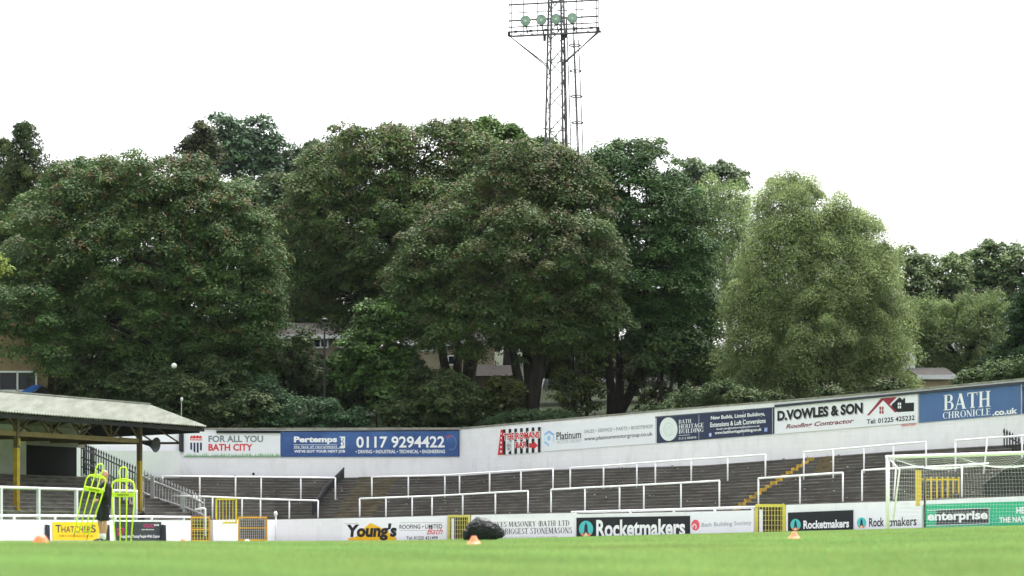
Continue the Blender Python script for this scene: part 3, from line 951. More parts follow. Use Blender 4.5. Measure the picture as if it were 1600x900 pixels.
def serif(s, gap=.05):
    key = ('serif', s)
    if key in TXT: return TXT[key]
    V, Fs, x = [], [], 0.0
    for ch in s:
        v, f, w = SERIF(ch)
        n = len(V); V += [(a + x, b) for a, b in v]; Fs += [[i + n for i in q] for q in f]
        x += w + gap
    V = np.array(V); lo, hi = V.min(0), V.max(0)
    TXT[key] = ((V - lo) / (hi - lo), Fs)
    return TXT[key]

class Board:
    def __init__(s, label, x0, x1, t0, t1, b0, b1, dfn, off, face=None, name='advert_board', group=None, cat='sign', thick=.03):
        s.x0, s.x1, s.t0, s.t1, s.b0, s.b1 = x0, x1, t0, t1, b0, b1
        d0, d1 = dfn(x0) - off, dfn(x1) - off
        s.BL, s.BR, s.TL, s.TR = P(x0, b0, d0), P(x1, b1, d1), P(x0, t0, d0), P(x1, t1, d1)
        e = (s.BR - s.BL); n = Vector((e.y, -e.x, 0)).normalized()
        s.n = n if n.y < 0 else -n
        s.o = thing(name, label, cat, s.BL, group)
        s.layer = 0.0
        if face is not None:
            mb = MB()
            k = -s.n * thick
            mb.hexa([s.BL, s.BR, s.BR + k, s.BL + k, s.TL, s.TR, s.TR + k, s.TL + k])
            mb.build('panel', face, s.o)
    def uv(s, u, v, lift=.004):
        a = s.BL.lerp(s.BR, u); b = s.TL.lerp(s.TR, u)
        return a.lerp(b, v) + s.n * lift
    def pix(s, px, py):
        u = (px - s.x0) / (s.x1 - s.x0)
        t, b = lerp(s.t0, s.t1, u), lerp(s.b0, s.b1, u)
        return u, (b - py) / (b - t)
    def shape(s, polys, m, name='emblem', lift=.006, parent=None):     # polys: lists of (u, v)
        mb = MB()
        for p in polys:
            mb.add([s.uv(u, v, lift) for u, v in p], [list(range(len(p)))])
        return mb.build(name, m, parent or s.o)
    def pshape(s, polys, m, name='emblem', lift=.006, parent=None):    # pixel polygons
        return s.shape([[s.pix(*q) for q in p] for p in polys], m, name, lift, parent)
    def text(s, body, px0, px1, yt, yb, m, bold=0.0, shear=0.0, ser=False, lift=.008, name='lettering', space=1.0):
        V, Fs = serif(body) if ser else glyphs(body, bold, shear, space)
        u0, v0 = s.pix(px0, yb); _, v1 = s.pix(px0, yt); u1 = (px1 - s.x0) / (s.x1 - s.x0)
        mb = MB()
        mb.add([s.uv(lerp(u0, u1, a), lerp(v0, v1, b), lift) for a, b in V], Fs)
        return mb.build(name, m, s.o)
    def disc(s, cx, cy, rx, ry, n=28, a0=0, a1=360):
        return [s.pix(cx + rx * math.cos(R(lerp(a0, a1, i / n))), cy - ry * math.sin(R(lerp(a0, a1, i / n)))) for i in range(n)]
    def ring(s, cx, cy, rx, ry, t, a0=0, a1=360, n=28):
        out = []
        for i in range(n):
            p = []
            for a in (R(lerp(a0, a1, i / n)), R(lerp(a0, a1, (i + 1) / n))):
                p += [s.pix(cx + rx * math.cos(a), cy - ry * math.sin(a)), s.pix(cx + (rx - t) * math.cos(a), cy - (ry - t) * math.sin(a))]
            out.append([p[0], p[2], p[3], p[1]])
        return out

def ink(name, c, r=.55): return mat('ink_' + name, c, r, .3)
I_WH = ink('white', (.82, .84, .86)); I_BK = ink('black', (.015, .015, .02)); I_NAVY = ink('navy', (.022, .032, .075))
I_SLATE = ink('dark_slate', (.05, .06, .075)); I_RED = ink('red', (.62, .03, .04)); I_GREY = ink('slate', (.20, .24, .26)); I_MID = ink('grey', (.45, .46, .48)); I_PALE = ink('pale_grey', (.60, .62, .64))
I_BLUE = mat('blue_board_face', (.05, .12, .33), .5, .3, col2=(.025, .06, .21), scale=0.7, thr=(.35, .65))
I_CHRON = mat('sky_blue_board_face', (.075, .15, .335), .5, .3, var=.15, scale=.8, stretch=(1, 1, .2))
I_YEL = ink('cider_yellow', (.85, .55, .01)); I_ORG = ink('house_yellow', (.82, .47, .01)); I_TEAL = ink('teal', (.08, .52, .52)); I_GRN = mat('green_board_face', (.02, .44, .24), .5, .3, var=.08, scale=1)
I_MAR = ink('maroon', (.30, .03, .06)); I_LBLUE = ink('light_blue', (.30, .55, .85)); I_PINK = ink('magenta', (.50, .02, .16)); I_GRASS = ink('printed_grass', (.25, .48, .26)); I_OR = ink('flame_orange', (.80, .30, .08))
GU, GL = 'advert boards on the back wall', 'advert boards round the pitch'

# back wall boards -------------------------------------------------
b = Board('pale board with a striped crest and the words for all you', 287, 438, 677, 677, 714, 714, dU, .06, WHITE_BOARD, group=GU)
b.text('FOR ALL YOU', 325.5, 411, 680.5, 691, I_GREY, .03)
b.text('BATH CITY', 325.5, 394.5, 693.5, 704.5, I_RED, .03)
rg = random.Random(4)
b.pshape([[(x, 714), (x + 1.6, 714), (x + 0.8 + rg.uniform(-1.5, 1.5), 714 - rg.uniform(2, 7.5))] for x in np.arange(287.5, 436, .8)], I_GRASS, 'printed_grass')
b.pshape([[(297, 688), (315.5, 688), (315.5, 683), (313.5, 680.5), (311, 682), (308.5, 680), (306, 682), (303.5, 680), (301, 682), (299, 680.5), (297, 683)]], I_RED, 'crest', .006)
b.pshape([[(298 + i * 2.2, 686.8), (299.6 + i * 2.2, 686.8), (299.4 + i * 2.2, 684.8 - (i % 2)), (298.2 + i * 2.2, 684.8)] for i in range(8)], I_WH, 'crest', .01)
b.pshape([[(297.2 + i * 5.05, 691.5), (300.2 + i * 5.05, 691.5), (300.2 + i * 5.05, 703.5 + (4 if i in (1, 2) else 0)), (297.2 + i * 5.05, (702, 705.5, 707, 704)[i])] for i in range(4)], I_NAVY, 'crest', .006)
mb = MB(); mb.bar(P(338, 674.7, dU(338) - .09), P(438, 674.7, dU(438) - .09), .14, .12); tag(mb.build('wall_batten', DARKGAP, None, P(338, 675, dU(338))), 'dark batten along the wall above the crest board', 'batten')

b = Board('wide blue board with a large white telephone number', 438, 718, 673.5, 672, 714, 713.5, dU, .06, I_BLUE, group=GU)
b.text('Pertemps', 459, 526, 682, 694, I_WH, .045)
b.pshape([[(458.5, 694.6), (526, 694.6), (526, 695.2), (458.5, 695.2)], [(458.5, 700.2), (537, 700.2), (537, 700.8), (458.5, 700.8)]], I_WH, 'ruled_line')
b.text('the face of recruitment', 459, 526, 695.8, 699.8, I_WH, .015, space=1.2)
b.text("WE'VE GOT YOUR NEXT JOB", 459.5, 538.5, 703, 708.5, I_WH, .03)
b.pshape([[(530, 682), (538.5, 682), (538.5, 700), (530, 700), (530, 698), (533, 697), (531.5, 693), (533.5, 690), (531.5, 686), (533, 684), (530, 683.5)]], I_WH, 'emblem')
b.pshape([[(534.5, 684), (536.5, 686), (535, 690), (537, 693), (535.5, 697), (534.5, 697), (535.5, 693), (533.8, 690), (535.2, 686.5)]], I_BLUE, 'emblem', .010)
b.text('0117 9294422', 556, 694.5, 682, 700, I_WH, .022)
b.text('\u2022 DRIVING \u2022 INDUSTRIAL \u2022 TECHNICAL \u2022 ENGINEERING', 555, 695, 703, 708.5, I_WH, .02)
b.shape(b.ring(705, 692, 8, 11, .7, -120, 150), ink('ring_grey', (.2, .3, .5)), 'printed_ring')
b.pshape([[(697, 682), (703, 680), (704, 682), (698, 684)]], I_RED, 'printed_ring')
b.pshape([[(438, 673), (718, 671.5), (718, 673.4), (438, 675)], [(716.8, 672), (718, 672), (718, 713.5), (716.8, 713.5)]], I_BK, 'edge_strip')

b = Board('black and white striped bar sign with red letters and an arrow', 778, 845, 671.5, 667, 711, 706.5, dU, .06, I_WH, group=GU)
b.pshape([[(x, lerp(671.5, 667, (x - 778) / 67)), (x + 4.3, lerp(671.5, 667, (x + 4.3 - 778) / 67)), (x + 4.3, lerp(711, 706.5, (x + 4.3 - 778) / 67)), (x, lerp(711, 706.5, (x - 778) / 67))] for x in (786, 795, 804, 813, 822, 831, 840.5)], I_BK, 'stripes')
b.pshape([[(782.5, 671.2), (786, 671), (786, 710.4), (777.8, 711)]], I_RED, 'red_panel')
b.pshape([[(781.5 + .3 * i, 707 - 7 * i), (784.5, 706.5 - 7 * i), (784, 704 - 7 * i), (781.8 + .3 * i, 704 - 7 * i)] for i in range(5)], I_WH, 'red_panel', .01)
for s_, m_, bd, l in (('', I_WH, .11, .010), ('', I_RED, .035, .014)):
    e = .8 if bd > .1 else 0
    b.text('THE ROMANS', 787.5 - e, 843.5 + e, 677.5 - e, 688 + e, m_, bd, lift=l)
    b.text('BAR', 806 - e, 824 + e, 690.5 - e, 700.5 + e, m_, bd, lift=l)
b.pshape([[(827, 692.5), (834, 692.5), (834, 689), (841, 696), (834, 702.5), (834, 699.5), (827, 699.5)]], I_RED, 'arrow', .012)
b.shape([b.disc(795.5, 697, 4.6, 9)], I_PALE, 'printed_head', .010)
b.shape([b.disc(795.5, 698, 2.8, 5.5)], I_MID, 'printed_head', .013)
b.shape([b.disc(794, 696, .8, .9), b.disc(797.2, 696, .8, .9), b.disc(795.5, 701.5, 1.5, .6)], I_BK, 'printed_head', .016)

b = Board('long white vehicle dealer board with a blue hexagon emblem', 848, 1024, 664.5, 650, 705.5, 692.5, dU, .06, WHITE_BOARD, group=GU)
hx = lambda cx, cy, r, k: (cx + r * math.sin(R(60 * k)), cy - r * 1.28 * math.cos(R(60 * k)))
for k0, c_ in ((0, (.25, .48, .85)), (1, (.42, .66, .92)), (2, (.50, .74, .95)), (3, (.30, .56, .90)), (4, (.55, .80, .95)), (5, (.28, .50, .86))):
    if k0 == 2: continue
    b.pshape([[hx(858.5, 685, 10, k0), hx(858.5, 685, 10, k0 + 1), hx(858.5, 685, 7, k0 + 1), hx(858.5, 685, 7, k0)]], ink('hex_blue_%d' % k0, c_), 'emblem')
b.shape([b.disc(858, 684.5, 2.6, 4)], I_LBLUE, 'emblem')
b.text('Platinum', 870.5, 910, 675.5, 687.5, I_BK, .012)
b.pshape([[(871, 686.6), (909, 683.6), (909, 684.4), (871, 687.4)]], I_MID, 'ruled_line')
b.text('MOTOR GROUP', 871, 910, 688.5, 693.5, I_MID, .0)
b.text('SALES \u2022 SERVICE \u2022 PARTS \u2022 BODYSHOP', 915, 1020, 671.5, 677, I_GREY, .005)
b.text('www.platinummotorgroup.co.uk', 915, 1020, 682.5, 690.5, I_BK, .005)

b = Board('navy builder board with a large white oval and serif letters', 1026, 1209, 652, 637.5, 692.5, 678, dU, .06, mat('navy_board_face', (.020, .032, .085), .4, .4, var=.3, scale=.6), group=GU)
b.shape([b.disc(1045.5, 670.5, 14.5, 18.5)], ink('oval_white', (.72, .78, .78)), 'white_oval')
b.shape(b.ring(1045.5, 671, 8, 11, 1.2, 20, 340) + b.ring(1046, 673, 4, 7, .8), I_PALE, 'relief_figure', .009)
b.text('BATH', 1062, 1082, 656, 662, I_WH, ser=True)
b.text('HERITAGE', 1062, 1101.5, 663.5, 670, I_WH, ser=True)
b.text('BUILDING', 1062, 1101.5, 671, 677.5, I_WH, ser=True)
b.pshape([[(1062, 680.2), (1080, 678.8), (1080, 679.4), (1062, 680.8)]], I_WH, 'ruled_line')
b.text('01312 888898', 1062, 1090, 683.5, 687, I_PALE, .01)
b.text('New Builds, Listed Buildings,', 1113, 1196, 650, 657.5, I_WH, .02)
b.text('Extensions & Loft Conversions', 1112, 1197, 660, 667.5, I_WH, .02)
b.text('Email: info@bathheritagebuilding.co.uk', 1122, 1188, 669, 672.5, I_WH, .02)
b.text('www.bathheritagebuilding.co.uk', 1119, 1191, 674, 680, I_WH, .025)
b.pshape([[(1110, 676.5), (1114, 676.2), (1114, 682), (1110, 682.3)], [(1195, 668.5), (1199.5, 668), (1199.5, 674), (1195, 674.5)]], ink('icon_blue', (.3, .4, .75)), 'icon')
b.text('f', 1111, 1113, 677.3, 681.5, I_WH, .03, lift=.010)
b.pshape([[(1093.8, 648), (1094.3, 648), (1094.3, 686.8), (1093.8, 686.8)], [(1162.6, 641.5), (1163, 641.5), (1163, 681.6), (1162.6, 681.6)], [(1207, 638), (1207.6, 638), (1207.6, 678), (1207, 678)]], I_PALE, 'panel_joint')
b.pshape([[(1024, 651), (1211, 636), (1211, 638), (1024, 653.2)]], ink('edge_dark', (.06, .07, .10)), 'edge_strip', .02)

b = Board('white roofer board with bold black letters and a red house outline', 1211, 1434, 637, 614, 678.5, 660, dU, .06, WHITE_BOARD, group=GU)
b.text('D.VOWLES & SON', 1216.2, 1352.2, 643.3, 659.3, I_MID, .055, lift=.006)
b.text('D.VOWLES & SON', 1215, 1351, 642, 658, I_BK, .05, lift=.010)
b.text('Roofing Contractor', 1229, 1337.5, 663, 672, ink('wine', (.20, .03, .06)), .025, .25)
b.text('Tel: 01225 425232', 1357, 1429.5, 655, 662.5, I_BK, .02)
b.text('PRINTED', 1410, 1431, 663.2, 666.2, I_RED, .02)
b.pshape([[(1357, 649), (1379, 622), (1383, 624.5), (1361, 648.5)], [(1379, 622), (1403, 620), (1392, 632), (1404, 643), (1400, 644.5), (1383, 626)]], I_MAR, 'house_outline')
b.pshape([[(x, y), (x + 2.6, y - .2), (x + 2.6, y + 4.8), (x, y + 5)] for x in (1376.5, 1380.3) for y in (635.3, 641.3)], I_MAR, 'house_outline')
b.pshape([[(1395, 632), (1407, 620.5), (1412, 625), (1412, 622.5), (1415.5, 622), (1415.5, 629.5), (1428.5, 629), (1428.5, 642.5), (1404, 644), (1395, 634.5)]], I_BK, 'house_outline')
b.pshape([[(x, y), (x + 2, y - .1), (x + 2, y + 4), (x, y + 4.1)] for x in (1404.5, 1407.3) for y in (629, 634)], I_WH, 'house_outline', .010)
mb = MB(); mb.bar(P(1211, 634.5, dU(1211) - .1), P(1600, 598, dU(1600) - .1), .10, .10); tag(mb.build('wall_batten', mat('dark_slate_timber', (.05, .055, .07), .7, .2), None, P(1211, 634, dU(1211))), 'long dark batten on the wall above the roofer and newspaper boards', 'batten')

b = Board('blue newspaper board with large white serif letters', 1436, 1594, 615.5, 600.5, 660.5, 647, dU, .06, I_CHRON, group=GU)
b.text('BATH', 1475.5, 1549, 617, 641.5, I_WH, ser=True)
b.text('CHRONICLE', 1474.5, 1549, 644, 654.5, I_WH, ser=True)
b.text('.co.uk', 1552, 1590, 640, 649.5, I_WH, .035)
b = Board('narrow blue board with a dark figure at the right edge of the wall', 1596.5, 1660, 600.2, 594, 646.7, 641.5, dU, .06, I_CHRON, group=GU)
b.pshape([[(1596.8, 602), (1599, 606), (1601, 602), (1603, 601), (1600, 608), (1600.5, 618), (1602, 630), (1600, 645), (1598.3, 645), (1599.5, 630), (1598.8, 612)]], I_NAVY, 'printed_figure')

# boards round the pitch -------------------------------------------
b = Board('yellow cider board with dark lettering behind the carried mannequin', 82.5, 155, 815.5, 816, 844, 844.5, dL, .04, I_YEL, group=GL)
b.text('T', 86.5, 95, 820, 832, I_NAVY, .01); b.text('HATCHER', 95.5, 141, 822, 832, I_NAVY, .005); b.text('S', 141.5, 149.5, 820.5, 832, I_NAVY, .01)
b.text('FAMILY CIDER MAKERS SINCE 1904', 92, 145, 835.5, 839, ink('ochre', (.45, .25, .02)), .01)
b = Board('dark charity board behind the standing mannequin', 180, 252, 815, 815.5, 846, 846, dL, .04, mat('charcoal_board_face', (.03, .034, .045), .5, .3), group=GL)
b.text('Supporting Young People With Cancer', 188, 249.5, 835.5, 841.5, I_WH, .012)
b.text('CLIC', 223, 240, 818.5, 824, I_PINK, .03); b.text('sargent', 240, 248, 818.5, 823, I_WH, .02)
b.text('caring for children with cancer', 220, 240, 826, 829, I_WH, .01)
b.shape(b.ring(188, 829, 6, 5, 2, 0, 180), I_PINK, 'emblem'); b.pshape([[(182, 832), (190, 828), (194, 831), (190, 836), (184, 838)]], ink('dark_red', (.25, .03, .06)), 'emblem')
def pad(label, x):
    mb = MB(); d = dL(x) - .08
    mb.hexa([P(x, 850, d), P(x + 7.5, 850, d), P(x + 7.5, 850, d + .1), P(x, 850, d + .1), P(x, 819.5, d), P(x + 6.8, 820.5, d), P(x + 6.8, 820.5, d + .1), P(x, 819.5, d + .1)])
    tag(mb.build('wall_pad', mat('dark_grey_foam', (.05, .055, .065), .8, .2), None, P(x, 850, d)), label, 'pad', 'grey pads on the low wall')
pad('dark grey pad on the wall left of the yellow cider board', 71); pad('dark grey pad on the wall behind the legs of the man', 164.5); pad('dark grey pad on the wall right of the dark charity board', 252.5)

b = Board('white roofing board with a yellow roof shape and bold script', 534, 697, 811.5, 808, 850, 850, dL, .03, mat('pale_board_face', (.84, .835, .89), .5, .3), group=GL)
b.pshape([[(544, 844.5), (620, 844.5), (619, 839.5), (611, 838), (607, 830), (579, 817.2), (566, 828), (556, 839), (544, 841)]], I_ORG, 'roof_shape')
b.text("Young's", 542, 620, 819, 845, I_BK, .05, .10, lift=.010)
b.text('ROOFING \u2022 LIMITED', 624.5, 691, 820, 826.5, I_BK, .012)
b.pshape([[(625, 816.4), (691, 816.2), (691, 816.9), (625, 817.1)], [(625, 828.6), (691, 828.4), (691, 829.1), (625, 829.3)], [(538, 818), (560, 817.5), (560, 818.3), (538, 818.8)]], I_MID, 'ruled_line')
b.text('Bath', 667, 692, 825.5, 835, I_RED, .0, .45, lift=.012)
b.text('Tel: 01225 421499', 635, 684, 838, 843.3, I_BK, .015)

b = Board('white stonemasons board with grey serif capitals behind the black bag', 738, 898, 812, 808, 850, 848, dL, .03, mat('pale_board_face', (.84, .835, .89), .5, .3), group=GL)
b.text('STOKES MASONRY (BATH) LTD', 761, 890, 815.5, 824.5, I_SLATE, ser=True)
b.text("BATH'S BIGGEST STONEMASONS", 757, 894, 826.5, 835.5, I_SLATE, ser=True)
b.text('TEL: 01225 311773 FAX: 01225 444099', 778, 872, 839, 843, I_MID, .01)

def rocket_emblem(b, cx, cy, r):
    b.shape([b.disc(cx, cy, r, r * 1.12)], I_TEAL, 'emblem', .006)
    b.pshape([[(cx - r * .75, cy + r * .75), (cx - r * .3, cy + r * .45), (cx, cy + r * .3), (cx + r * .3, cy + r * .45), (cx + r * .75, cy + r * .75), (cx + r * .4, cy + r * 1.05), (cx - r * .4, cy + r * 1.05)]], I_OR, 'emblem', .009)
    b.pshape([[(cx - r * .22, cy - r * .4), (cx, cy - r * .95), (cx + r * .22, cy - r * .4), (cx + r * .26, cy + r * .4), (cx + r * .5, cy + r * .75), (cx, cy + r * .5), (cx - r * .5, cy + r * .75), (cx - r * .26, cy + r * .4)]], I_NAVY, 'emblem', .012)
    b.pshape([[(cx - r * .3, cy + r * 1.0), (cx, cy + r * .4), (cx + r * .3, cy + r * 1.0)]], ink('cream', (.8, .7, .55)), 'emblem', .014)
b = Board('large black board with a teal rocket emblem and tall white letters', 900.5, 1077.5, 809, 806, 845, 841, dL, .05, mat('black_board_face', (.012, .013, .02), .5, .3), group=GL)
rocket_emblem(b, 916.5, 826.5, 11.5)
b.text('Rocketmakers', 933, 1071, 812.5, 840.5, I_WH, .03)
b = Board('white building society board with a red round emblem', 1079, 1177.5, 803.5, 798, 841.5, 837, dL, .05, WHITE_BOARD, group=GL)
b.shape([b.disc(1087, 820.5, 6.6, 8.6)], ink('coral', (.75, .10, .14)), 'emblem'); b.shape(b.ring(1085.5, 823, 3.4, 4.4, 1.4, -60, 200), I_WH, 'emblem', .010)
b.text('Bath Building Society', 1097, 1174.5, 817, 825.5, ink('silver', (.27, .29, .33)), .0)
b = Board('small black board with a teal rocket emblem right of the yellow gate', 1231, 1332.5, 801, 797, 834, 831, dL, .05, mat('black_board_face', (.012, .013, .02), .5, .3), group=GL)
rocket_emblem(b, 1243.5, 820, 8.2)
b.text('Rocketmakers', 1256, 1327, 813.5, 826.5, I_WH, .03)
b = Board('white board with a teal rocket emblem and a letter missing', 1336.5, 1440.5, 797, 790.5, 833, 829, dL, .05, WHITE_BOARD, group=GL)
rocket_emblem(b, 1346.5, 817, 7.6)
b.text('Rock', 1358.5, 1382, 809.5, 823.5, I_BK, .02); b.text('tmakers', 1388, 1432.5, 809, 823, I_BK, .02)
b = Board('green board with a black name panel behind the goal net', 1442, 1655, 788.5, 781.5, 831, 825, dL, .05, I_GRN, group=GL)
b.pshape([[(1464, 797.5), (1547.5, 794), (1547.5, 817.5), (1464, 820.5)]], mat('charcoal_board_face', (.03, .034, .045), .5, .3), 'name_panel', .006)
b.pshape([[(1449, 797.3), (1548.4, 793.2), (1548.4, 794), (1449, 798.1)], [(1449, 820.6), (1548.4, 817.7), (1548.4, 818.5), (1449, 821.4)], [(1547.7, 793.2), (1548.5, 793.2), (1548.5, 818.2), (1547.7, 818.2)]], I_WH, 'panel_line', .008)
b.text('enterprise', 1450, 1546, 800.5, 818, I_WH, .035, lift=.011)
b.text('HE', 1590.5, 1603, 792.5, 802.5, I_WH, .03)
b.text('THE NAT', 1564, 1604, 808, 816.5, I_WH, .03)

# ------------------------------------------------------------------ goal
GOALW = mat('goal_white_paint', (0.88, 0.80, 0.90), .45, .4)
GD = (P(1600, 775, dL(1600)) - P(900, 800, dL(900))); GD.z = 0; GD.normalize()
GB = Vector((-GD.y, GD.x, 0)); GB = GB if GB.y > 0 else -GB
G0 = P(1387, 827, 77.0); G0.z = ground_z(G0.x, G0.y) - .02
zbar = (YH - 714) / F * 77.0
G1 = G0 + GD * 7.44
G1.z = G0.z + .02
goal = thing('football_goal', 'white football goal with a square net at the right edge', 'goal', G0)
mb = MB(); mb.tube([G0, Vector((G0.x, G0.y, zbar))], .06, 14); mb.build('post', GOALW, goal, smooth=True)
mb = MB(); mb.tube([G1, Vector((G1.x, G1.y, zbar))], .06, 14); mb.build('post', GOALW, goal, smooth=True)
mb = MB(); mb.tube([Vector((G0.x, G0.y, zbar)) - GD * .06, Vector((G1.x, G1.y, zbar)) + GD * .06], .058, 14); mb.build('crossbar', GOALW, goal, smooth=True)
DEP = 1.9
def gp(u, w, z): return G0 + GD * u + GB * w + Vector((0, 0, z))
H = zbar - G0.z
for u in (0, 7.44):
    mb = MB(); mb.tube([gp(u, .0, H), gp(u + (.28 if u == 0 else -.28), .25, H - .42), gp(u + (.0), .3, .35)], .03, 8); mb.build('net_support', GOALW, goal, smooth=True)
def netmesh():
    mb = MB(); r = 0.0023
    def sag(u, w):                        # roof of the net hangs between its ties
        return H - .02 - .30 * (w / DEP) - .22 * math.sin(math.pi * min(1, w / DEP)) ** 1.5 * abs(math.sin(u / 7.44 * math.pi * 3.0)) ** .8
    nu, nw, nz = 62, 15, 18
    for i in range(nu + 1):
        u = 7.44 * i / nu
        mb.tube([gp(u, DEP * k / 8, sag(u, DEP * k / 8)) for k in range(9)], r, 3, False)
        zb = sag(u, DEP)
        mb.tube([gp(u, DEP + .12 * math.sin(math.pi * k / 4), zb * (1 - k / 4) + .02) for k in range(5)], r, 3, False)
    for k in range(nw + 1):
        w = DEP * k / nw
        mb.tube([gp(7.44 * i / 30, w, sag(7.44 * i / 30, w)) for i in range(31)], r, 3, False)
    for k in range(nz):
        f = k / nz
        mb.tube([gp(7.44 * i / 30, DEP + .12 * math.sin(math.pi * (1 - f)), sag(7.44 * i / 30, DEP) * f + .02) for i in range(31)], r, 3, False)
    for u in (0, 7.44):
        for k in range(nw + 1):
            w = DEP * k / nw; mb.tube([gp(u, w, .02), gp(u, w, sag(u, w))], r, 3, False)
        for k in range(nz):
            z = H * k / nz; wm = DEP if z < H - .34 else DEP * max(.05, (H - z) / .36)
            mb.tube([gp(u, 0, z), gp(u, wm, z)], r, 3, False)
    mb.build('net', mat('net_cord', (.74, .76, .78), .8, .2), goal)
netmesh()
# poles that hold the net up behind
def netpole(label, x, yt, yb, d, m, r=.035):
    mb = MB(); z = ground_z((x - 800) / F * d, d)
    top = P(x, yt, d); mb.tube([Vector((top.x, d, z)), top], r, 8)
    if m is BLACK: mb.tube([top, top + Vector((0, 0, .01))], r, 8)
    o = mb.build('net_pole', m, None, (top.x, d, z), smooth=True)
    return tag(o, label, 'pole', 'poles holding up the goal net')
netpole('dark net pole with a pale top in front of the green board', 1445, 728, 826, 79.0, mat('dark_pole_paint', (.04, .04, .045), .5, .3), .035)

# white marker post on the left of the middle wall
mb = MB(); d = dL(431) - .6
mb.tube([P(431, 850, d), P(431, 806, d)], .035, 8); mb.ball(P(430.5, 803, d), (.09, .09, .13))
tag(mb.build('marker_post', WHITE, None, P(431, 850, d), smooth=True), 'slim white post with a rounded cap in front of the long white wall', 'post')
# small round vent in the wall
mb = MB(); p = P(396, 740.5, dU(396) - .02); mb.lathe(p, [(0.001, .03), (.06, .03), (.07, 0)], 14, (0, -1, 0)); tag(mb.build('wall_vent', BLACK, None, p), 'small round black vent low on the white wall under the crest board', 'vent')

# ------------------------------------------------------------------ floodlight tower
TD = 150.0
TB = P(869, 640, TD); TB.z = hill_z(869, TD) - .3
tower = thing('floodlight_tower', 'tall steel lattice floodlight tower rising above the trees', 'floodlight tower', TB)
TH = R(-14)
def tw(x, y, z):                        # local x to the right, y back, z in world
    return Vector((TB.x + x * math.cos(TH) - y * math.sin(TH), TB.y + x * math.sin(TH) + y * math.cos(TH), z))
def zy(y): return (YH - y) / F * TD
def half(z): return lerp(1.0, .40, (z - TB.z) / (zy(-60) - TB.z)) * .86
ztop = zy(-160)
mb = MB()
for sx in (-1, 1):
    for sy in (-1, 1):
        a, b = tw(sx * half(TB.z), sy * half(TB.z), TB.z), tw(sx * half(ztop), sy * half(ztop), ztop)
        mb.bar(a, b, .09, .09)
mb.build('corner_legs', STEEL, tower)
mb = MB()
z = TB.z
i = 0
while z < ztop - 1:
    h = half(z); z2 = z + 1.6 * h + .25; h2 = half(z2)
    for sx, sy, tx, ty in ((-1, -1, 1, -1), (1, -1, 1, 1), (1, 1, -1, 1), (-1, 1, -1, -1)):
        a, b = (tw(sx * h, sy * h, z), tw(tx * h2, ty * h2, z2)) if i % 2 else (tw(tx * h, ty * h, z), tw(sx * h2, sy * h2, z2))
        mb.bar(a, b, .055, .055)
        if i % 4 == 0: mb.bar(tw(sx * h, sy * h, z), tw(tx * h, ty * h, z), .055, .055)
    z = z2; i += 1
mb.build('lattice_bracing', mat('pale_grey_steel', (.30, .30, .31), .6, .3, .3, var=.3), tower)
PW = 2.83
def fr(x, y, yy): return tw(x, y, zy(yy))
FY = -.75                               # plane of the lamp frame, towards the pitch
mb = MB()
for yy in (50.5, 57):
    yb = FY if yy < 54 else FY - .0
    mb.bar(fr(-PW, FY, yy), fr(PW, FY, yy), .09, .09)
for yy, w in ((52.5, .07),):
    mb.bar(fr(-PW, FY + 1.0, yy), fr(PW, FY + 1.0, yy), w, w)
for x in np.linspace(-PW, PW, 9): mb.bar(fr(x, FY, 54), fr(x, FY + 1.0, 52.5), .05, .05)
mb.build('platform', STEEL, tower)
mb = MB()
for x in np.linspace(-PW, PW, 12): mb.hexa([fr(x - .2, FY + .05, 53.2), fr(x + .2, FY + .05, 53.2), fr(x + .2, FY + .95, 52.6), fr(x - .2, FY + .95, 52.6), fr(x - .2, FY + .05, 52.4), fr(x + .2, FY + .05, 52.4), fr(x + .2, FY + .95, 51.8), fr(x - .2, FY + .95, 51.8)]) if False else None
for x in (-PW, -PW + .17, -1.9, -1.0, -.1, .8, 1.45, 1.8, PW - .12, PW):
    mb.bar(fr(x, FY, 57), fr(x, FY, -150), .06, .06)
for yy, w in ((33, .09), (43, .07), (21, .05), (8, .09), (-22, .05), (-60, .05), (-95, .05), (-130, .05)):
    mb.bar(fr(-PW, FY, yy), fr(PW, FY, yy), w, w)
mb.build('lamp_frame', STEEL, tower)
mb = MB()
for s in (-1, 1):
    for dy in (0, .25):
        mb.bar(fr(s * PW, FY + dy, 56), tw(s * half(zy(106)), -half(zy(106)), zy(106) + dy * .5), .065, .065)
mb.build('support_strut', STEEL, tower)
LENS = mat('floodlight_glass', (.48, .62, .64), .15, .6, var=.35, scale=5)
LENS_MID = mat('floodlight_bulb', (.80, .90, .88), .2, .6)
lens_edge = mat('lamp_rim', (.20, .24, .24), .4, .4, .3)
for row, yy in ((0, 35), (1, 5 - 30), (2, -62)):
    for x in (-1.72, -.72, .22, 1.24):
        c = fr(x, FY - .22, yy)
        ax = (Vector((0, -1, -.34)) + Vector((x * .03, 0, 0))).normalized()
        mb = MB(); mb.lathe(c - ax * .25, [(.001, -.1), (.14, -.1), (.22, .05), (.31, .22), (.325, .25), (.325, .28), (.29, .275)], 22, ax)
        lo = mb.build('lamp', lens_edge, tower, smooth=True)
        mb = MB(); mb.lathe(c - ax * .25, [(.295, .26), (.2, .275), (.10, .28), (.001, .28)], 22, ax); mb.build('lens', LENS, lo, smooth=True)
        mb = MB(); mb.lathe(c - ax * .25, [(.08, .285), (.001, .29)], 14, ax); mb.build('bulb', LENS_MID, lo)
        mb = MB(); mb.bar(c - ax * .2, fr(x, FY, yy + 10), .05, .05); mb.bar(fr(x, FY, yy + 9), fr(x + .12, FY - .05, yy + 20), .06, .06); mb.build('bracket', BLACK, lo)
mb = MB()                               # ladder with hoops
lx, ly = 1.18, .15
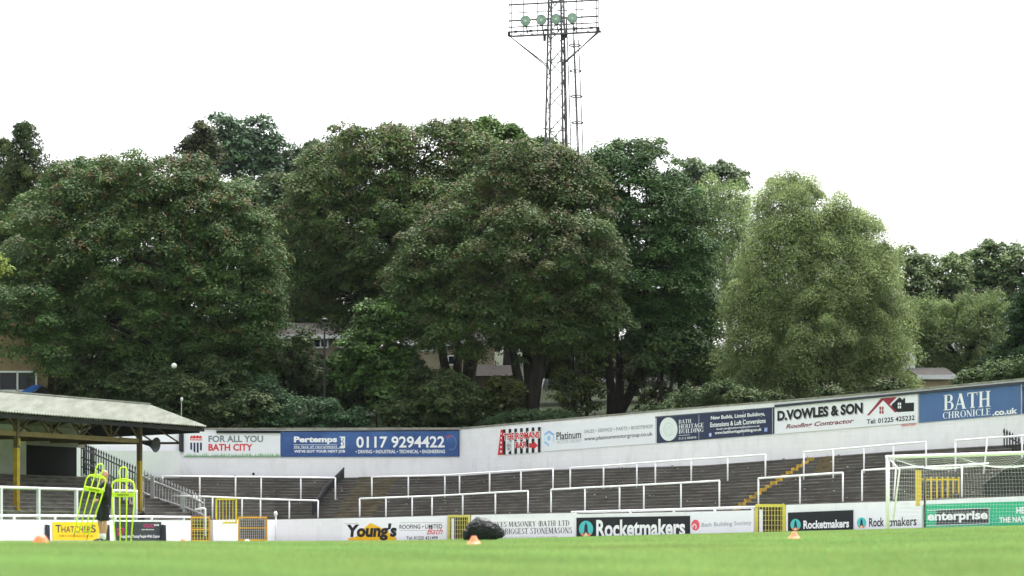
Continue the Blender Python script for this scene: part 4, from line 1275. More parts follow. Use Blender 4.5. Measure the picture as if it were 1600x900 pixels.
for dx in (-.2, .2): mb.bar(tw(lx + .1 + dx + .35, ly, TB.z), tw(lx - .35 + dx, ly, zy(30)), .06, .06)
for k in range(110):
    z = TB.z + k * .3
    if z > zy(30): break
    c = lx + .45 - .8 * (z - TB.z) / (zy(30) - TB.z)
    mb.bar(tw(c - .2, ly, z), tw(c + .2, ly, z), .022, .022)
for dx in (.05, .32):
    mb.bar(tw(lx + .55 + dx, ly + .5, TB.z + 3), tw(lx - .22 + dx, ly + .5, zy(60)), .06, .06)
lad = mb.build('ladder', STEEL, tower)
mb = MB()
for yy in (70, 110, 150, 191):
    z = zy(yy); c = lx + .45 - .8 * (z - TB.z) / (zy(30) - TB.z) + .2
    mb.tube([tw(c + .36 * math.cos(a), ly + .3 + .36 * math.sin(a), z) for a in np.linspace(0, 2 * math.pi, 17)], .042, 5, False)
mb.build('hoops', STEEL, lad)
mb = MB()                               # junction boxes and cables under the platform
for x, y_ in ((-.62, 60), (.55, 60), (.75, 57)): mb.box(fr(x, -.5, y_), (.09, .09, .22))
for x in (-PW, PW): mb.box(fr(x, FY, 53.5), (.09, .09, .14))
for x in np.linspace(-2.4, 2.4, 6): mb.box(fr(x, FY - .05, 50.5), (.1, .06, .07))
mb.tube([tw(.62, -.55, zy(58)), tw(.66, -.6, zy(120)), tw(.75, -.7, zy(240))], .05, 6)
mb.build('junction_boxes', mat('near_black_steel', (.03, .03, .035), .5, .4), tower)

# ------------------------------------------------------------------ houses seen between the trees
TAN = mat('tan_stone_wall', (0.27, 0.20, 0.125), .9, .15, var=.3, scale=1.5)
CREAM = mat('cream_render', (0.36, 0.32, 0.22), .9, .15, var=.15, scale=1)
TILE = mat('brown_roof_tiles', (0.052, 0.046, 0.041), .9, .15, var=.5, scale=3, stretch=(1, 1, 4))
PANE = mat('dark_window_glass', (0.015, 0.018, 0.022), .1, .5)
FASC = mat('white_fascia', (0.75, 0.77, 0.78), .6, .3)
def house(name, label, x0, x1, d, depth, yb, ye, yr, wallm, windows, over=.35, hip=0.0, fascia=True, chimney=None, rise_d=.5):
    A = P(x0, yb, d); B = P(x1, yb, d)
    zb, ze, zr = (YH - yb) / F * d, (YH - ye) / F * d, (YH - yr) / F * d
    o = thing(name, label, 'house', A)
    mb = MB(); mb.hexa([(A.x, d, zb), (B.x, d, zb), (B.x, d + depth, zb), (A.x, d + depth, zb), (A.x, d, ze), (B.x, d, ze), (B.x, d + depth, ze), (A.x, d + depth, ze)])
    mb.build('wall', wallm, o)
    mb = MB()
    x_, X_ = A.x - over, B.x + over
    m_ = d + depth * rise_d
    pts = [(x_, d - over, ze + .02), (X_, d - over, ze + .02), (X_, d + depth + over, ze + .02), (x_, d + depth + over, ze + .02), (x_ + hip, m_, zr), (X_ - hip, m_, zr)]
    mb.add(pts, [(0, 1, 5, 4), (2, 3, 4, 5), (1, 2, 5), (3, 0, 4), (3, 2, 1, 0)])
    ro = mb.build('roof', TILE, o)
    if chimney:
        cx = (chimney - 800) / F * d; mb = MB(); mb.box((cx, m_, zr + .4), (.3, .3, .9)); mb.build('chimney', FASC, ro)
    if fascia:
        mb = MB(); mb.bar((x_, d - over - .02, ze - .06), (X_, d - over - .02, ze - .06), .05, .26); mb.build('fascia', FASC, o)
    for wx0, wx1, wy0, wy1, nx, ny in windows:
        mb = MB()
        def q(u, v, off): return (lerp((wx0 - 800) / F * d, (wx1 - 800) / F * d, u), d - off, lerp((YH - wy1) / F * d, (YH - wy0) / F * d, v))
        for i in range(nx + 1): mb.bar(q(i / nx, 0, .05), q(i / nx, 1, .05), .09, .09, up=Vector((0, 1, 0)))
        for j in range(ny + 1): mb.bar(q(0, j / ny, .05), q(1, j / ny, .05), .09, .09, up=Vector((0, 1, 0)))
        f = mb.build('window', FASC, o)
        mb = MB(); mb.hexa([q(0, 0, .03), q(1, 0, .03), q(1, 0, -.02), q(0, 0, -.02), q(0, 1, .03), q(1, 1, .03), q(1, 1, -.02), q(0, 1, -.02)]); mb.build('pane', PANE, f)
    return o
house('stone_house', 'tan house with a wide white framed window above the covered stand', -190, 75, 125, 7, 690, 490, 440, TAN, [(-60, 57, 581, 640, 4, 2)], fascia=False)
# fix: one extra transom so that the top lights are shallow
house('terraced_house', 'stone house with a brown tiled roof and white eaves between the left trees', 440, 575, 152, 7, 640, 525, 497, mat('buff_stone', (.24, .20, .15), .9, .15, var=.3), [(490, 512, 530, 543, 2, 1), (528, 540, 531, 543, 1, 1)])
house('cream_house', 'cream rendered house behind the multi stemmed trunk', 636, 772, 152, 7, 640, 536, 500, CREAM, [(688, 712, 556, 570, 2, 1), (655, 676, 538, 548, 2, 1)])
house('garage_outbuilding', 'low outbuilding with a brown tiled roof and pale door right of the cream house', 744, 812, 143, 5, 640, 588, 566, mat('brown_stone', (.22, .17, .12), .9, .15, var=.3), [(789, 806, 593, 606, 1, 1)], over=.2, fascia=False)
house('white_house', 'pale house glimpsed through the shrubs between the right trunks', 842, 1140, 160, 7, 640, 592, 560, mat('white_render', (.72, .72, .70), .9, .15, var=.1), [(x, x + 16, 602, 616, 1, 1) for x in (860, 905, 950, 1000, 1060)])
house('bungalow', 'cream gabled house with a tiled roof and white chimney above the newspaper board', 1440, 1486, 140, 7, 640, 588, 568, mat('sandy_render', (.46, .38, .24), .9, .15, var=.2), [], chimney=1436, over=.3)
# blue roofed kiosk behind the stand roof
d = 123.0
t = thing('kiosk', 'small dark hut with a bright blue pitched roof behind the covered stand', 'hut', P(54, 660, d))
A, B = P(38, 616, d), P(64, 616, d)
mb = MB(); mb.hexa([(A.x, d, 5), (B.x + .55, d, 5), (B.x + .55, d + 1.6, 5), (A.x, d + 1.6, 5), (A.x, d, A.z), (B.x + .25, d, A.z), (B.x + .25, d + 1.6, A.z), (A.x, d + 1.6, A.z)]); mb.build('wall', BLACK, t)
mb = MB()
r0, r1 = P(46.5, 602.0, d), P(61.5, 601.5, d); e0, e1 = P(35, 613.5, d), P(51, 614, d)
r0.y += .7; r1.y += .7; e0.y -= .2; e1.y -= .2; k = Vector((0, 0, .05))
mb.hexa([e0, e1, r1, r0, e0 + k, e1 + k, r1 + k, r0 + k]); mb.build('roof', mat('blue_felt_roof', (.03, .16, .50), .6, .3, var=.15), t)
mb = MB(); g = P(73, 615, d)
mb.add([e1 + Vector((0, .02, -.03)), g, r1 + Vector((0, 0, -.02)), e1 + Vector((0, 1.6, -.03)), g + Vector((0, 1.6, 0)), r1 + Vector((0, 1.6, -.02))], [(0, 1, 2), (5, 4, 3), (1, 4, 5, 2), (0, 3, 4, 1)]); mb.build('gable', BLACK, t)

# lamps and poles
d = 123.5
t = thing('street_lamp', 'thin dark street lamp in front of the tiled house', 'street lamp', P(507, 650, d))
mb = MB(); mb.tube([P(507, 650, d), P(507, 560, d), P(507, 503, d)], [.07, .055, .04], 8); mb.build('post', BLACK, t)
mb = MB(); p = P(507, 502, d); mb.lathe(p, [(.03, -.05), (.10, 0), (.20, .06), (.18, .12), (.05, .17), (.001, .18)], 12); mb.build('lamp_head', BLACK, t)
d = 121.9
t = thing('globe_lamp', 'round white globe lamp on a thin pole among dark leaves', 'lamp', P(272, 660, d))
mb = MB(); mb.tube([P(272, 660, d), P(272, 576, d)], .035, 8); mb.build('pole', BLACK, t)
mb = MB(); mb.ball(P(272, 571.5, d), .145, 16, 10); mb.build('globe', mat('opal_globe', (.85, .85, .82), .3, .5), t, smooth=True)
d = 119.0
t = thing('thin_pole', 'thin grey pole with a small cap behind the end of the stand roof', 'pole', P(283.5, 665, d))
mb = MB(); mb.tube([P(283.5, 665, d), P(283.5, 626, d)], .022, 6); mb.build('pole', GREYRAIL, t)
mb = MB(); mb.ball(P(284, 624, d), (.07, .07, .11), 10, 6); mb.build('cap', mat('pale_cap', (.55, .6, .6), .5, .3), t)

# ------------------------------------------------------------------ trees
BARK = mat('dark_bark', (0.045, 0.038, 0.030), .95, .1, col2=(0.018, 0.016, 0.013), scale=3, stretch=(1, 1, .25), bump=.6)
BARKP = mat('pale_birch_bark', (0.17, 0.16, 0.14), .9, .1, col2=(0.05, 0.045, 0.04), scale=3, stretch=(1, 1, .3), bump=.4)
LEAF = leaf_mat('leaf')
LEAFM = leaf_mat('leaf_matt', .75, .12, .28)

def leaves_of(rng, centers, rc, nper, size, cols, wts, droop, flat, hang=0.0, topcol=None, zr=None, aspect=.68, jit=.16, up=.75):
    n = len(centers)
    idx = np.repeat(np.arange(n), nper)
    N = len(idx)
    v = rng.normal(size=(N, 3)); v /= np.linalg.norm(v, axis=1)[:, None]
    v[:, 2] = np.where(v[:, 2] < -0.25, -v[:, 2] * .6, v[:, 2])
    rad = rng.uniform(.35, 1.08, N) ** .7
    r = rc[idx]
    pos = centers[idx] + v * (r * rad)[:, None] * np.array([1, 1, flat])
    hor = np.hypot(v[:, 0], v[:, 1]) * rad
    pos[:, 2] -= droop * r * hor ** 2
    if hang: pos[:, 2] -= rng.random(N) ** 1.5 * hang * r
    nrm = v * .8 + np.array([0, 0, up]) + rng.normal(size=(N, 3)) * .38
    nrm /= np.linalg.norm(nrm, axis=1)[:, None]
    t = rng.normal(size=(N, 3)) + np.array([0, 0, -.6 - hang])
    t -= nrm * (t * nrm).sum(1)[:, None]
    t /= np.linalg.norm(t, axis=1)[:, None] + 1e-9
    s = np.cross(nrm, t)
    L = size * rng.uniform(.65, 1.3, N)
    W = L * aspect * rng.uniform(.8, 1.2, N)
    a = pos - t * (L * .5)[:, None]
    c = pos + t * (L * .5)[:, None] - nrm * (L * .12)[:, None]
    b = pos + s * (W * .5)[:, None] - t * (L * .05)[:, None] - nrm * (W * .15)[:, None]
    dd = pos - s * (W * .5)[:, None] - t * (L * .05)[:, None] - nrm * (W * .15)[:, None]
    V = np.stack([a, b, c, dd], 1).reshape(-1, 3)
    cols = np.array(cols) * BRIGHT
    ck = rng.choice(len(cols), n, p=np.array(wts) / sum(wts))
    cc = cols[ck] * rng.uniform(.78, 1.25, (n, 1))
    lc = cc[idx]
    if topcol is not None:                       # coloured tips in hand-sized patches, more of them higher up
        tc, tw_ = topcol
        tc = np.array(tc) * BRIGHT
        cell = np.floor(pos / .38).astype(np.int64)
        hsh = ((cell[:, 0] * 73856093) ^ (cell[:, 1] * 19349663) ^ (cell[:, 2] * 83492791)) % 10007 / 10007.0
        h = np.clip((pos[:, 2] - zr[0]) / (zr[1] - zr[0]), 0, 1)
        pick = hsh < tw_ * (.12 + h ** 2)
        lc = np.where(pick[:, None], tc[(hsh * 9973 * 7).astype(int) % len(tc)], lc)
    lc = lc * rng.uniform(1 - jit, 1 + jit, (N, 1)) * rng.uniform(.93, 1.07, (N, 3))
    k = rng.random(N) < .04
    lc[k] = lc[k] * np.array([1.5, 1.25, .9])
    return V, np.repeat(lc, 4, 0)

DENS = 2.1
BRIGHT = np.array((1.14, 1.27, 0.96))
def tree(name, label, blobs, d, cols, wts, trunk=None, size=.23, rc=(.5, .95), nper=85, dens=13.0, droop=.35, flat=.7, hang=0.0, seed=1,
         topcol=None, group=None, bark=None, cat='tree', limbs=8, trunk_r=.3, stems=None, leafm=None, inner=.16, aspect=.68, up=.75, ydep=.85):
    rng = np.random.default_rng(seed)
    C, Rr = [], []
    for bl in blobs:
        px, py, rx, ry = bl[:4]
        dd = d + (bl[4] if len(bl) > 4 else rng.uniform(-1.2, 1.2))
        C.append(P(px, py, dd)); Rr.append((rx / F * dd, ydep * (rx + ry) / 2 / F * dd, ry / F * dd))
    C = np.array([tuple(c) for c in C]); Rr = np.array(Rr)
    cen, rcs = [], []
    rmean = (rc[0] + rc[1]) / 2
    for i in range(len(C)):
        rm = Rr[i].mean()
        n = max(3, int(dens * DENS * rm * rm / (rmean * rmean) * .52))
        v = rng.normal(size=(n, 3)); v /= np.linalg.norm(v, axis=1)[:, None]
        rad = rng.uniform(.72, 1.0, n)
        ins = rng.random(n) < inner
        rad[ins] = rng.uniform(.25, .75, ins.sum())
        out_ = rng.random(n) < .07
        rad[out_] = rng.uniform(1.0, 1.16, out_.sum())
        lump = 1 + .17 * np.sin(v[:, 0] * 7 + i * 2.1) * np.sin(v[:, 2] * 6 + i) 
        p = C[i] + v * (rad * lump)[:, None] * Rr[i]
        q = rng.uniform(rc[0], rc[1], n)
        q[out_] *= .6
        keep = np.ones(n, bool)
        for j in range(len(C)):
            if j == i: continue
            e = (((p - C[j]) / (Rr[j] * .74)) ** 2).sum(1) < 1
            keep &= ~(e & (rng.random(n) > .12))
        cen.append(p[keep]); rcs.append(q[keep])
    cen = np.concatenate(cen); rcs = np.concatenate(rcs)
    base = P(trunk[0], trunk[1], d) if trunk else P(blobs[0][0], blobs[0][1] + blobs[0][3], d)
    hz = hill_z(trunk[0] if trunk else blobs[0][0], d)
    base.z = min(base.z, hz) if trunk else hz
    o = thing(name, label, cat, base, group)
    zr = (cen[:, 2].min(), cen[:, 2].max())
    V, lc = leaves_of(rng, cen, rcs, nper, size, cols, wts, droop, flat, hang, topcol, zr, aspect, up=up)
    Fq = np.arange(len(V)).reshape(-1, 4)
    pydata('crown', V, Fq, leafm or LEAF, o, tuple(base), lc)
    # trunk and limbs
    mb = MB()
    top = Vector(C[C[:, 2].argmax()])
    mid = Vector(C.mean(0))
    fork = Vector((lerp(base.x, mid.x, .25), d, lerp(base.z, mid.z, .42)))
    rr = random.Random(seed)
    b0 = base - Vector((0, 0, .4))
    if stems:
        for k, (sx, sy) in enumerate(stems):
            e = P(sx, sy, d + rr.uniform(-.6, .6))
            m1 = b0.lerp(e, .45) + Vector((rr.uniform(-.2, .2) + (e.x - b0.x) * .12, 0, -.1))
            tgt = Vector(C[np.argmin(((C - np.array(e)) ** 2 * np.array([1.5, 0, 1])).sum(1))])
            mb.tube([b0, m1, e, e.lerp(tgt, .5) + Vector((0, 0, .3)), tgt], [trunk_r, trunk_r * .72, trunk_r * .55, trunk_r * .4, trunk_r * .15], 9)
        start = P(*stems[0], d)
        forks = [P(sx, sy, d) for sx, sy in stems]
    else:
        mb.tube([b0, b0 + Vector((0, 0, .5)), b0.lerp(fork, .5) + Vector((rr.uniform(-.15, .15), 0, 0)), fork, fork.lerp(top, .6), top], [trunk_r * 1.35, trunk_r, trunk_r * .85, trunk_r * .7, trunk_r * .4, trunk_r * .1], 10)
        forks = [fork]
    order = sorted(range(len(C)), key=lambda i: -Rr[i].mean())[:limbs]
    for i in order:
        e = Vector(C[i]); f0 = min(forks, key=lambda q: (q - e).length)
        f0 = f0.lerp(Vector((f0.x, d, e.z)), .25 * rr.random()) if e.z > f0.z else f0
        m1 = f0.lerp(e, .5) + Vector((rr.uniform(-.4, .4), rr.uniform(-.3, .3), rr.uniform(.1, .6)))
        mb.tube([f0, m1, e], [trunk_r * .45, trunk_r * .3, trunk_r * .12], 6)
        near = np.argsort(((cen - np.array(e)) ** 2).sum(1))
        for j in near[::max(1, len(near) // 60)][:14]:
            c = Vector(cen[j])
            if (c - e).length > Rr[i].max() * 1.3: continue
            mb.tube([e, e.lerp(c, .55) + Vector((0, 0, rr.uniform(0, .4))), c], [.07, .045, .012], 4, False)
    mb.build('trunk', bark or BARK, o, smooth=True)
    return o

GDK = [(.056, .092, .036), (.048, .082, .034), (.068, .100, .038), (.060, .088, .042)]
RED_TOP = [(.110, .070, .038), (.098, .078, .036), (.085, .112, .038), (.115, .078, .044), (.09, .10, .04)]
tree('horse_chestnut', 'huge dark tree with reddish brown tips behind the covered stand',
     [(240, 312, 92, 72), (150, 335, 82, 62), (325, 342, 82, 72), (85, 375, 80, 75), (210, 405, 130, 92, -1.5), (375, 400, 62, 85), (40, 450, 70, 82), (330, 470, 102, 92, -1), (165, 505, 120, 95, -1.5),
      (405, 500, 34, 80), (140, 570, 55, 66), (250, 580, 110, 75, -1), (370, 580, 62, 70), (200, 276, 45, 32), (280, 272, 50, 32), (115, 285, 40, 35), (28, 482, 62, 44, -5), (82, 545, 22, 42, -5), (20, 545, 16, 14, -5.5)],
     127, GDK, [3, 3, 2, 2], (290, 655), size=.145, seed=11, topcol=(RED_TOP, .30), nper=260, rc=(.6, 1.25), flat=.5, droop=.45, trunk_r=.42, limbs=11)
tree('sycamore', 'wide rounded green tree with rusty patches left of the front purple tree',
     [(560, 262, 82, 62), (660, 252, 82, 66), (745, 255, 60, 50), (500, 340, 62, 72), (600, 372, 102, 92, -1.5), (705, 345, 90, 82, -1), (475, 432, 42, 70), (560, 470, 62, 62), (660, 455, 82, 80), (610, 225, 40, 28), (690, 212, 45, 28), (520, 250, 38, 34), (462, 390, 26, 45), (540, 420, 60, 60)],
     136, [(.070, .102, .042), (.060, .092, .038), (.082, .108, .048), (.080, .088, .050)], [3, 3, 2, 1], (716, 652), size=.15, seed=12,
     topcol=([(.09, .12, .04), (.11, .09, .05), (.08, .12, .035)], .6), nper=260, rc=(.65, 1.25), flat=.5, droop=.5, stems=[(690, 545), (717, 540), (745, 540), (735, 500)], trunk_r=.42, limbs=10)
tree('purple_maple', 'broad purplish brown maple in front at the centre with a forked dark trunk',
     [(830, 292, 80, 64), (760, 335, 76, 72), (900, 325, 60, 66), (700, 402, 75, 76), (820, 402, 112, 92, -2), (915, 415, 50, 80), (655, 462, 45, 58), (745, 488, 92, 58, -1.2), (850, 500, 100, 52, -1.2), (935, 490, 40, 58), (668, 515, 40, 34), (800, 258, 45, 32), (870, 255, 45, 32), (635, 440, 22, 40)],
     126, [(.066, .092, .042), (.058, .086, .038), (.078, .078, .046), (.066, .098, .040)], [3, 3, 2, 3], (826, 655), size=.145, seed=13,
     topcol=([(.095, .092, .048), (.105, .078, .042), (.090, .105, .045)], .45), nper=260, rc=(.6, 1.2), flat=.5, droop=.55, stems=[(801, 545), (822, 540), (850, 535), (843, 520)], trunk_r=.40, limbs=10)
tree('green_maple', 'deep green tree to the right of the purple maple with a leaning limb',
     [(980, 268, 58, 52), (1012, 322, 76, 70), (945, 310, 50, 62), (1062, 360, 48, 62), (1005, 420, 92, 80, -1), (1084, 442, 40, 70), (1045, 505, 82, 52), (960, 505, 60, 46), (1102, 515, 30, 55), (1060, 560, 58, 26), (960, 240, 30, 26), (1000, 240, 32, 28)],
     131, [(.054, .100, .038), (.046, .088, .036), (.066, .112, .042), (.068, .092, .046)], [3, 3, 2, 1], (957, 652), size=.15, seed=14, nper=250, rc=(.6, 1.2), flat=.5, droop=.55, stems=[(950, 560), (968, 565), (1010, 550)], trunk_r=.36, limbs=9)
tree('slim_tree', 'slim dark tree with a bent stem under the right edge of the green maple',
     [(1055, 545, 40, 30), (1085, 560, 34, 30), (1030, 560, 26, 18)], 128, GDK, [1, 1, 1, 1], (1040, 648), size=.19, seed=15, trunk_r=.17, stems=[(1034, 590), (1052, 585)], limbs=3)
tree('willow', 'large pale olive green feathery tree on the right',
     [(1230, 280, 22, 22), (1212, 305, 26, 24), (1235, 326, 50, 46), (1290, 345, 60, 52), (1340, 360, 34, 40), (1215, 402, 58, 60), (1300, 425, 92, 72, -1.2), (1358, 436, 40, 60), (1185, 482, 52, 58), (1270, 502, 100, 72, -1.6), (1370, 512, 44, 64), (1200, 562, 62, 56), (1300, 575, 90, 56, -1), (1380, 575, 36, 44), (1250, 292, 24, 26), (1172, 520, 32, 50), (1318, 322, 24, 24), (1185, 590, 50, 40), (1245, 605, 60, 36), (1350, 596, 66, 38), (1405, 590, 30, 30), (1266, 284, 17, 18), (1362, 338, 18, 16), (1384, 388, 16, 22), (1404, 470, 14, 26), (1195, 345, 22, 26), (1154, 470, 16, 22), (1160, 540, 34, 46), (1178, 405, 18, 24), (1215, 290, 14, 18)],
     127, [(.225, .255, .138), (.198, .228, .120), (.245, .274, .152), (.158, .186, .096)], [3, 3, 2, 2], (1287, 655), size=.118, seed=16, nper=430, rc=(.6, 1.25), dens=14, droop=.65, hang=.55, flat=.45, bark=BARKP, leafm=LEAFM, trunk_r=.30, limbs=13, aspect=.46, inner=.30, stems=[(1284, 560), (1270, 470), (1310, 500)])
FAR = [(.068, .116, .070), (.058, .100, .064), (.080, .126, .074)]  # paler and bluer, with distance haze put into the leaf colour
tree('hill_tree', 'dark tree mass in the shade behind the huge left tree', [(110, 440, 90, 100), (230, 430, 110, 110), (350, 440, 90, 110), (150, 560, 120, 70), (320, 560, 110, 70)], 152, GDK, [1, 1, 1, 1], (230, 620), size=.3, rc=(.9, 1.6), nper=110, seed=61, group='trees on the hill')
tree('hill_tree', 'dark tree mass behind the wide rounded tree and the purple maple', [(560, 380, 90, 80), (680, 400, 90, 100), (800, 420, 80, 90), (920, 430, 80, 90), (620, 470, 80, 40), (860, 510, 100, 40), (1040, 450, 70, 90)], 160, GDK, [1, 1, 1, 1], (700, 600), size=.3, rc=(.9, 1.6), nper=110, seed=62, group='trees on the hill')
tree('willow', 'second pale green tree standing close behind the large feathery tree', [(1235, 400, 60, 80), (1300, 420, 70, 70), (1350, 450, 50, 70), (1220, 500, 60, 70), (1310, 520, 90, 70), (1380, 540, 46, 50)], 139, [(.150, .180, .090), (.126, .154, .076)], [1, 1], (1300, 620), size=.2, rc=(.8, 1.4), nper=170, seed=63, leafm=LEAFM, aspect=.46, bark=BARKP)  # leaf colour set darker to paint shaded depth behind the front crown
tree('hill_tree', 'soft green trees on the hill filling the notch below the tall round tree', [(400, 325, 46, 40), (455, 335, 46, 46), (420, 300, 34, 26), (370, 320, 40, 40)], 192, [(.080, .118, .056), (.070, .104, .050)], [1, 1], (410, 480), size=.28, rc=(.7, 1.3), nper=110, seed=65, group='trees on the hill')
tree('hill_tree', 'loose light green tree top between the cypress and the huge left tree', [(125, 275, 36, 30), (95, 310, 40, 40), (150, 300, 40, 40), (160, 262, 18, 18), (60, 350, 50, 50)], 142, [(.080, .122, .044), (.068, .106, .040)], [1, 1], (110, 560), size=.2, rc=(.5, 1.0), nper=110, seed=66, group='trees on the hill')
tree('slim_tree', 'slim straight dark trunk just right of the forked trunk', [(893, 515, 22, 18), (880, 500, 18, 16)], 129, GDK, [1, 1, 1, 1], (897, 652), size=.18, seed=67, trunk_r=.10, stems=[(896, 570)], limbs=2)
tree('slim_tree', 'pair of thin dark stems between the forked trunk and the green maple', [(915, 520, 20, 18), (925, 505, 20, 16)], 130, GDK, [1, 1, 1, 1], (914, 652), size=.18, seed=68, trunk_r=.09, stems=[(912, 575), (920, 570)], limbs=2)
tree('round_tree', 'tall round bluish green tree on the skyline at the left', [(385, 225, 48, 46), (372, 255, 36, 38), (400, 262, 34, 34), (350, 205, 22, 26), (418, 235, 20, 30)], 232, FAR, [1, 2, 1], (397, 330), size=.34, rc=(.8, 1.5), nper=95, seed=17, trunk_r=.4, group='trees on the hill')
tree('yew', 'dark brownish pointed evergreen on the skyline beside the tall round tree', [(313, 218, 20, 24), (312, 240, 30, 30), (305, 275, 34, 32), (318, 202, 9, 13)], 205, [(.062, .068, .034), (.050, .056, .030)], [1, 1], (313, 330), size=.3, rc=(.6, 1.1), nper=85, seed=18, hang=.5, group='trees on the hill')
tree('hill_tree', 'pale bluish tree on the hill left of the wide rounded tree', [(470, 258, 42, 36), (440, 285, 36, 36), (490, 285, 40, 40), (455, 320, 46, 44)], 238, [(.075, .105, .068), (.065, .092, .062)], [1, 1], (470, 400), size=.34, rc=(.7, 1.3), nper=85, seed=19, group='trees on the hill')  # leaf colour lightened and blued to carry distance haze
tree('hill_tree', 'taller loose tree on the hill behind the shoulder of the wide rounded tree', [(520, 238, 36, 30), (500, 255, 30, 30), (545, 260, 30, 30)], 215, [(.075, .10, .052), (.066, .09, .05)], [1, 1], (520, 380), size=.3, rc=(.6, 1.1), nper=85, seed=20, group='trees on the hill')
tree('hill_tree', 'light green tree filling the gap between the two big left trees', [(435, 350, 44, 50), (430, 420, 44, 50), (445, 300, 30, 30), (470, 480, 60, 50), (430, 520, 40, 50)], 165, [(.062, .088, .045), (.052, .076, .040), (.075, .095, .045)], [1, 1, 1], (440, 590), size=.25, seed=21, group='trees on the hill')
tree('bright_tree', 'fresh yellow green tree top behind the purple maple', [(770, 222, 46, 34), (800, 250, 44, 36), (735, 212, 30, 24), (820, 300, 50, 50), (770, 195, 6, 9), (850, 240, 30, 24)], 150, [(.085, .135, .035), (.075, .120, .032)], [1, 1], (790, 600), size=.24, seed=22, nper=90)
tree('weeping_birch', 'pale weeping birch on the hill between the green maple and the feathery tree', [(1140, 310, 32, 36), (1125, 350, 34, 46), (1155, 370, 26, 60), (1130, 420, 34, 60), (1160, 440, 24, 40), (1110, 300, 26, 26)], 182, [(.225, .275, .140), (.198, .245, .128), (.24, .29, .152)], [1, 1, 1], (1140, 560), size=.17, rc=(.5, .95), nper=130, hang=1.6, aspect=.4, seed=23, leafm=LEAFM, bark=BARKP, group='trees on the hill')
tree('hill_tree', 'dark wooded top on the hill just right of the green maple', [(1090, 275, 34, 22), (1125, 275, 32, 20), (1070, 300, 34, 36), (1150, 282, 16, 14)], 225, [(.128, .162, .105), (.112, .144, .094)], [1, 1], (1100, 420), size=.32, rc=(.7, 1.2), nper=85, seed=24, group='trees on the hill')  # leaf colour lightened to paint haze over the hill top
tree('oak', 'round dark tree on the skyline at the far right', [(1555, 415, 46, 36), (1590, 425, 40, 40), (1530, 445, 34, 36), (1575, 470, 50, 42), (1545, 400, 26, 20)], 172, [(.115, .155, .080), (.100, .136, .072), (.128, .165, .088)], [1, 1, 1], (1560, 600), size=.26, seed=25, nper=80, inner=.2)
tree('loose_tree', 'thin topped grey green tree just right of the feathery tree', [(1420, 425, 34, 40), (1470, 430, 40, 34), (1450, 470, 50, 50), (1425, 510, 36, 50), (1490, 480, 44, 40), (1495, 412, 16, 16)], 168, [(.135, .172, .090), (.116, .150, .08)], [1, 1], (1450, 600), size=.22, rc=(.45, .85), seed=26, nper=75, dens=11)
tree('ash_tree', 'mid green feathery tree above the newspaper board', [(1490, 520, 56, 50), (1530, 495, 50, 44), (1550, 550, 50, 46), (1450, 540, 40, 40), (1510, 570, 46, 34), (1590, 530, 44, 60), (1435, 500, 30, 40), (1465, 562, 30, 14), (1540, 590, 60, 26)], 148, [(.140, .175, .085), (.120, .155, .075), (.155, .188, .092)], [1, 1, 1], (1510, 620), size=.16, rc=(.4, .8), nper=110, hang=.6, aspect=.45, seed=27, leafm=LEAFM)
tree('yellow_tree', 'small yellowish tree at the left edge of the picture', [(-6, 410, 11, 20), (-30, 420, 22, 30)], 119.5, [(.22, .22, .05), (.16, .19, .05)], [1, 1], (-24, 600), size=.2, seed=28, limbs=2, trunk_r=.12)

def conifer(name, label, px, ytop, ybase, d, half_px, cols, seed=3, levels=26, dens=1.0, size=.2, droop=.55, jag=.25, group=None, lean=0, flat=.35, up_tip=0.0, rbase=.3, nper=60, power=.75):
    rng = np.random.default_rng(seed)
    top = P(px, ytop, d); base = P(px + lean, ybase, d)
    base.z = min(base.z, hill_z(px, d))
    o = thing(name, label, 'tree', base, group)
    Ht = top.z - base.z
    cen, rcs = [], []
    mb = MB(); mb.tube([base - Vector((0, 0, .4)), base.lerp(top, .5), top], [rbase, rbase * .6, .03], 8)
    W = half_px / F * d
    for k in range(levels):
        f = (k + .6) / levels                      # 0 at the top
        z = top.z - f * Ht * .93
        Lb = W * (f ** power) * rng.uniform(1 - jag, 1 + jag * .5)
        nb = int(5 + 7 * f)
        for j in range(nb):
            a = j / nb * 2 * math.pi + k * 1.3 + rng.uniform(-.3, .3)
            L = max(.35, Lb * rng.uniform(.65, 1.1))
            tip = Vector((base.x + (top.x - base.x) * (1 - f) + math.cos(a) * L, d + math.sin(a) * L, z - droop * L * .6 + up_tip * L))
            root = Vector((base.x + (top.x - base.x) * (1 - f), d, z))
            mb.tube([root, root.lerp(tip, .5) + Vector((0, 0, .1 * L)), tip], [.06, .04, .012], 4, False)
            m = max(2, int(L / .42 * dens))
            for q in range(m):
                t = (q + .8) / m
                p = root.lerp(tip, t) + Vector((0, 0, .1 * L * 4 * t * (1 - t)))
                cen.append(tuple(p)); rcs.append(rng.uniform(.30, .55) * (1 - .3 * t))
    cen = np.array(cen); rcs = np.array(rcs)
    V, lc = leaves_of(rng, cen, rcs, nper, size, cols, [1] * len(cols), .3, flat + .3, .9 if droop > 0 else .1, None, None, .3, up=.3)
    pydata('crown', V, np.arange(len(V)).reshape(-1, 4), LEAFM, o, tuple(base), lc)
    mb.build('trunk', BARK, o, smooth=True)
    return o
CON = [(.050, .072, .032), (.042, .060, .028), (.070, .084, .034)]
conifer('cypress', 'tall dark cypress at the left edge of the skyline', 38, 187, 640, 147, 140, CON, power=.52, seed=31, levels=44, jag=.35, nper=80)
conifer('cypress', 'second cypress tip left of the tall one, cut by the picture edge', 6, 212, 640, 150, 110, CON, power=.55, seed=32, levels=36, jag=.35, nper=70)
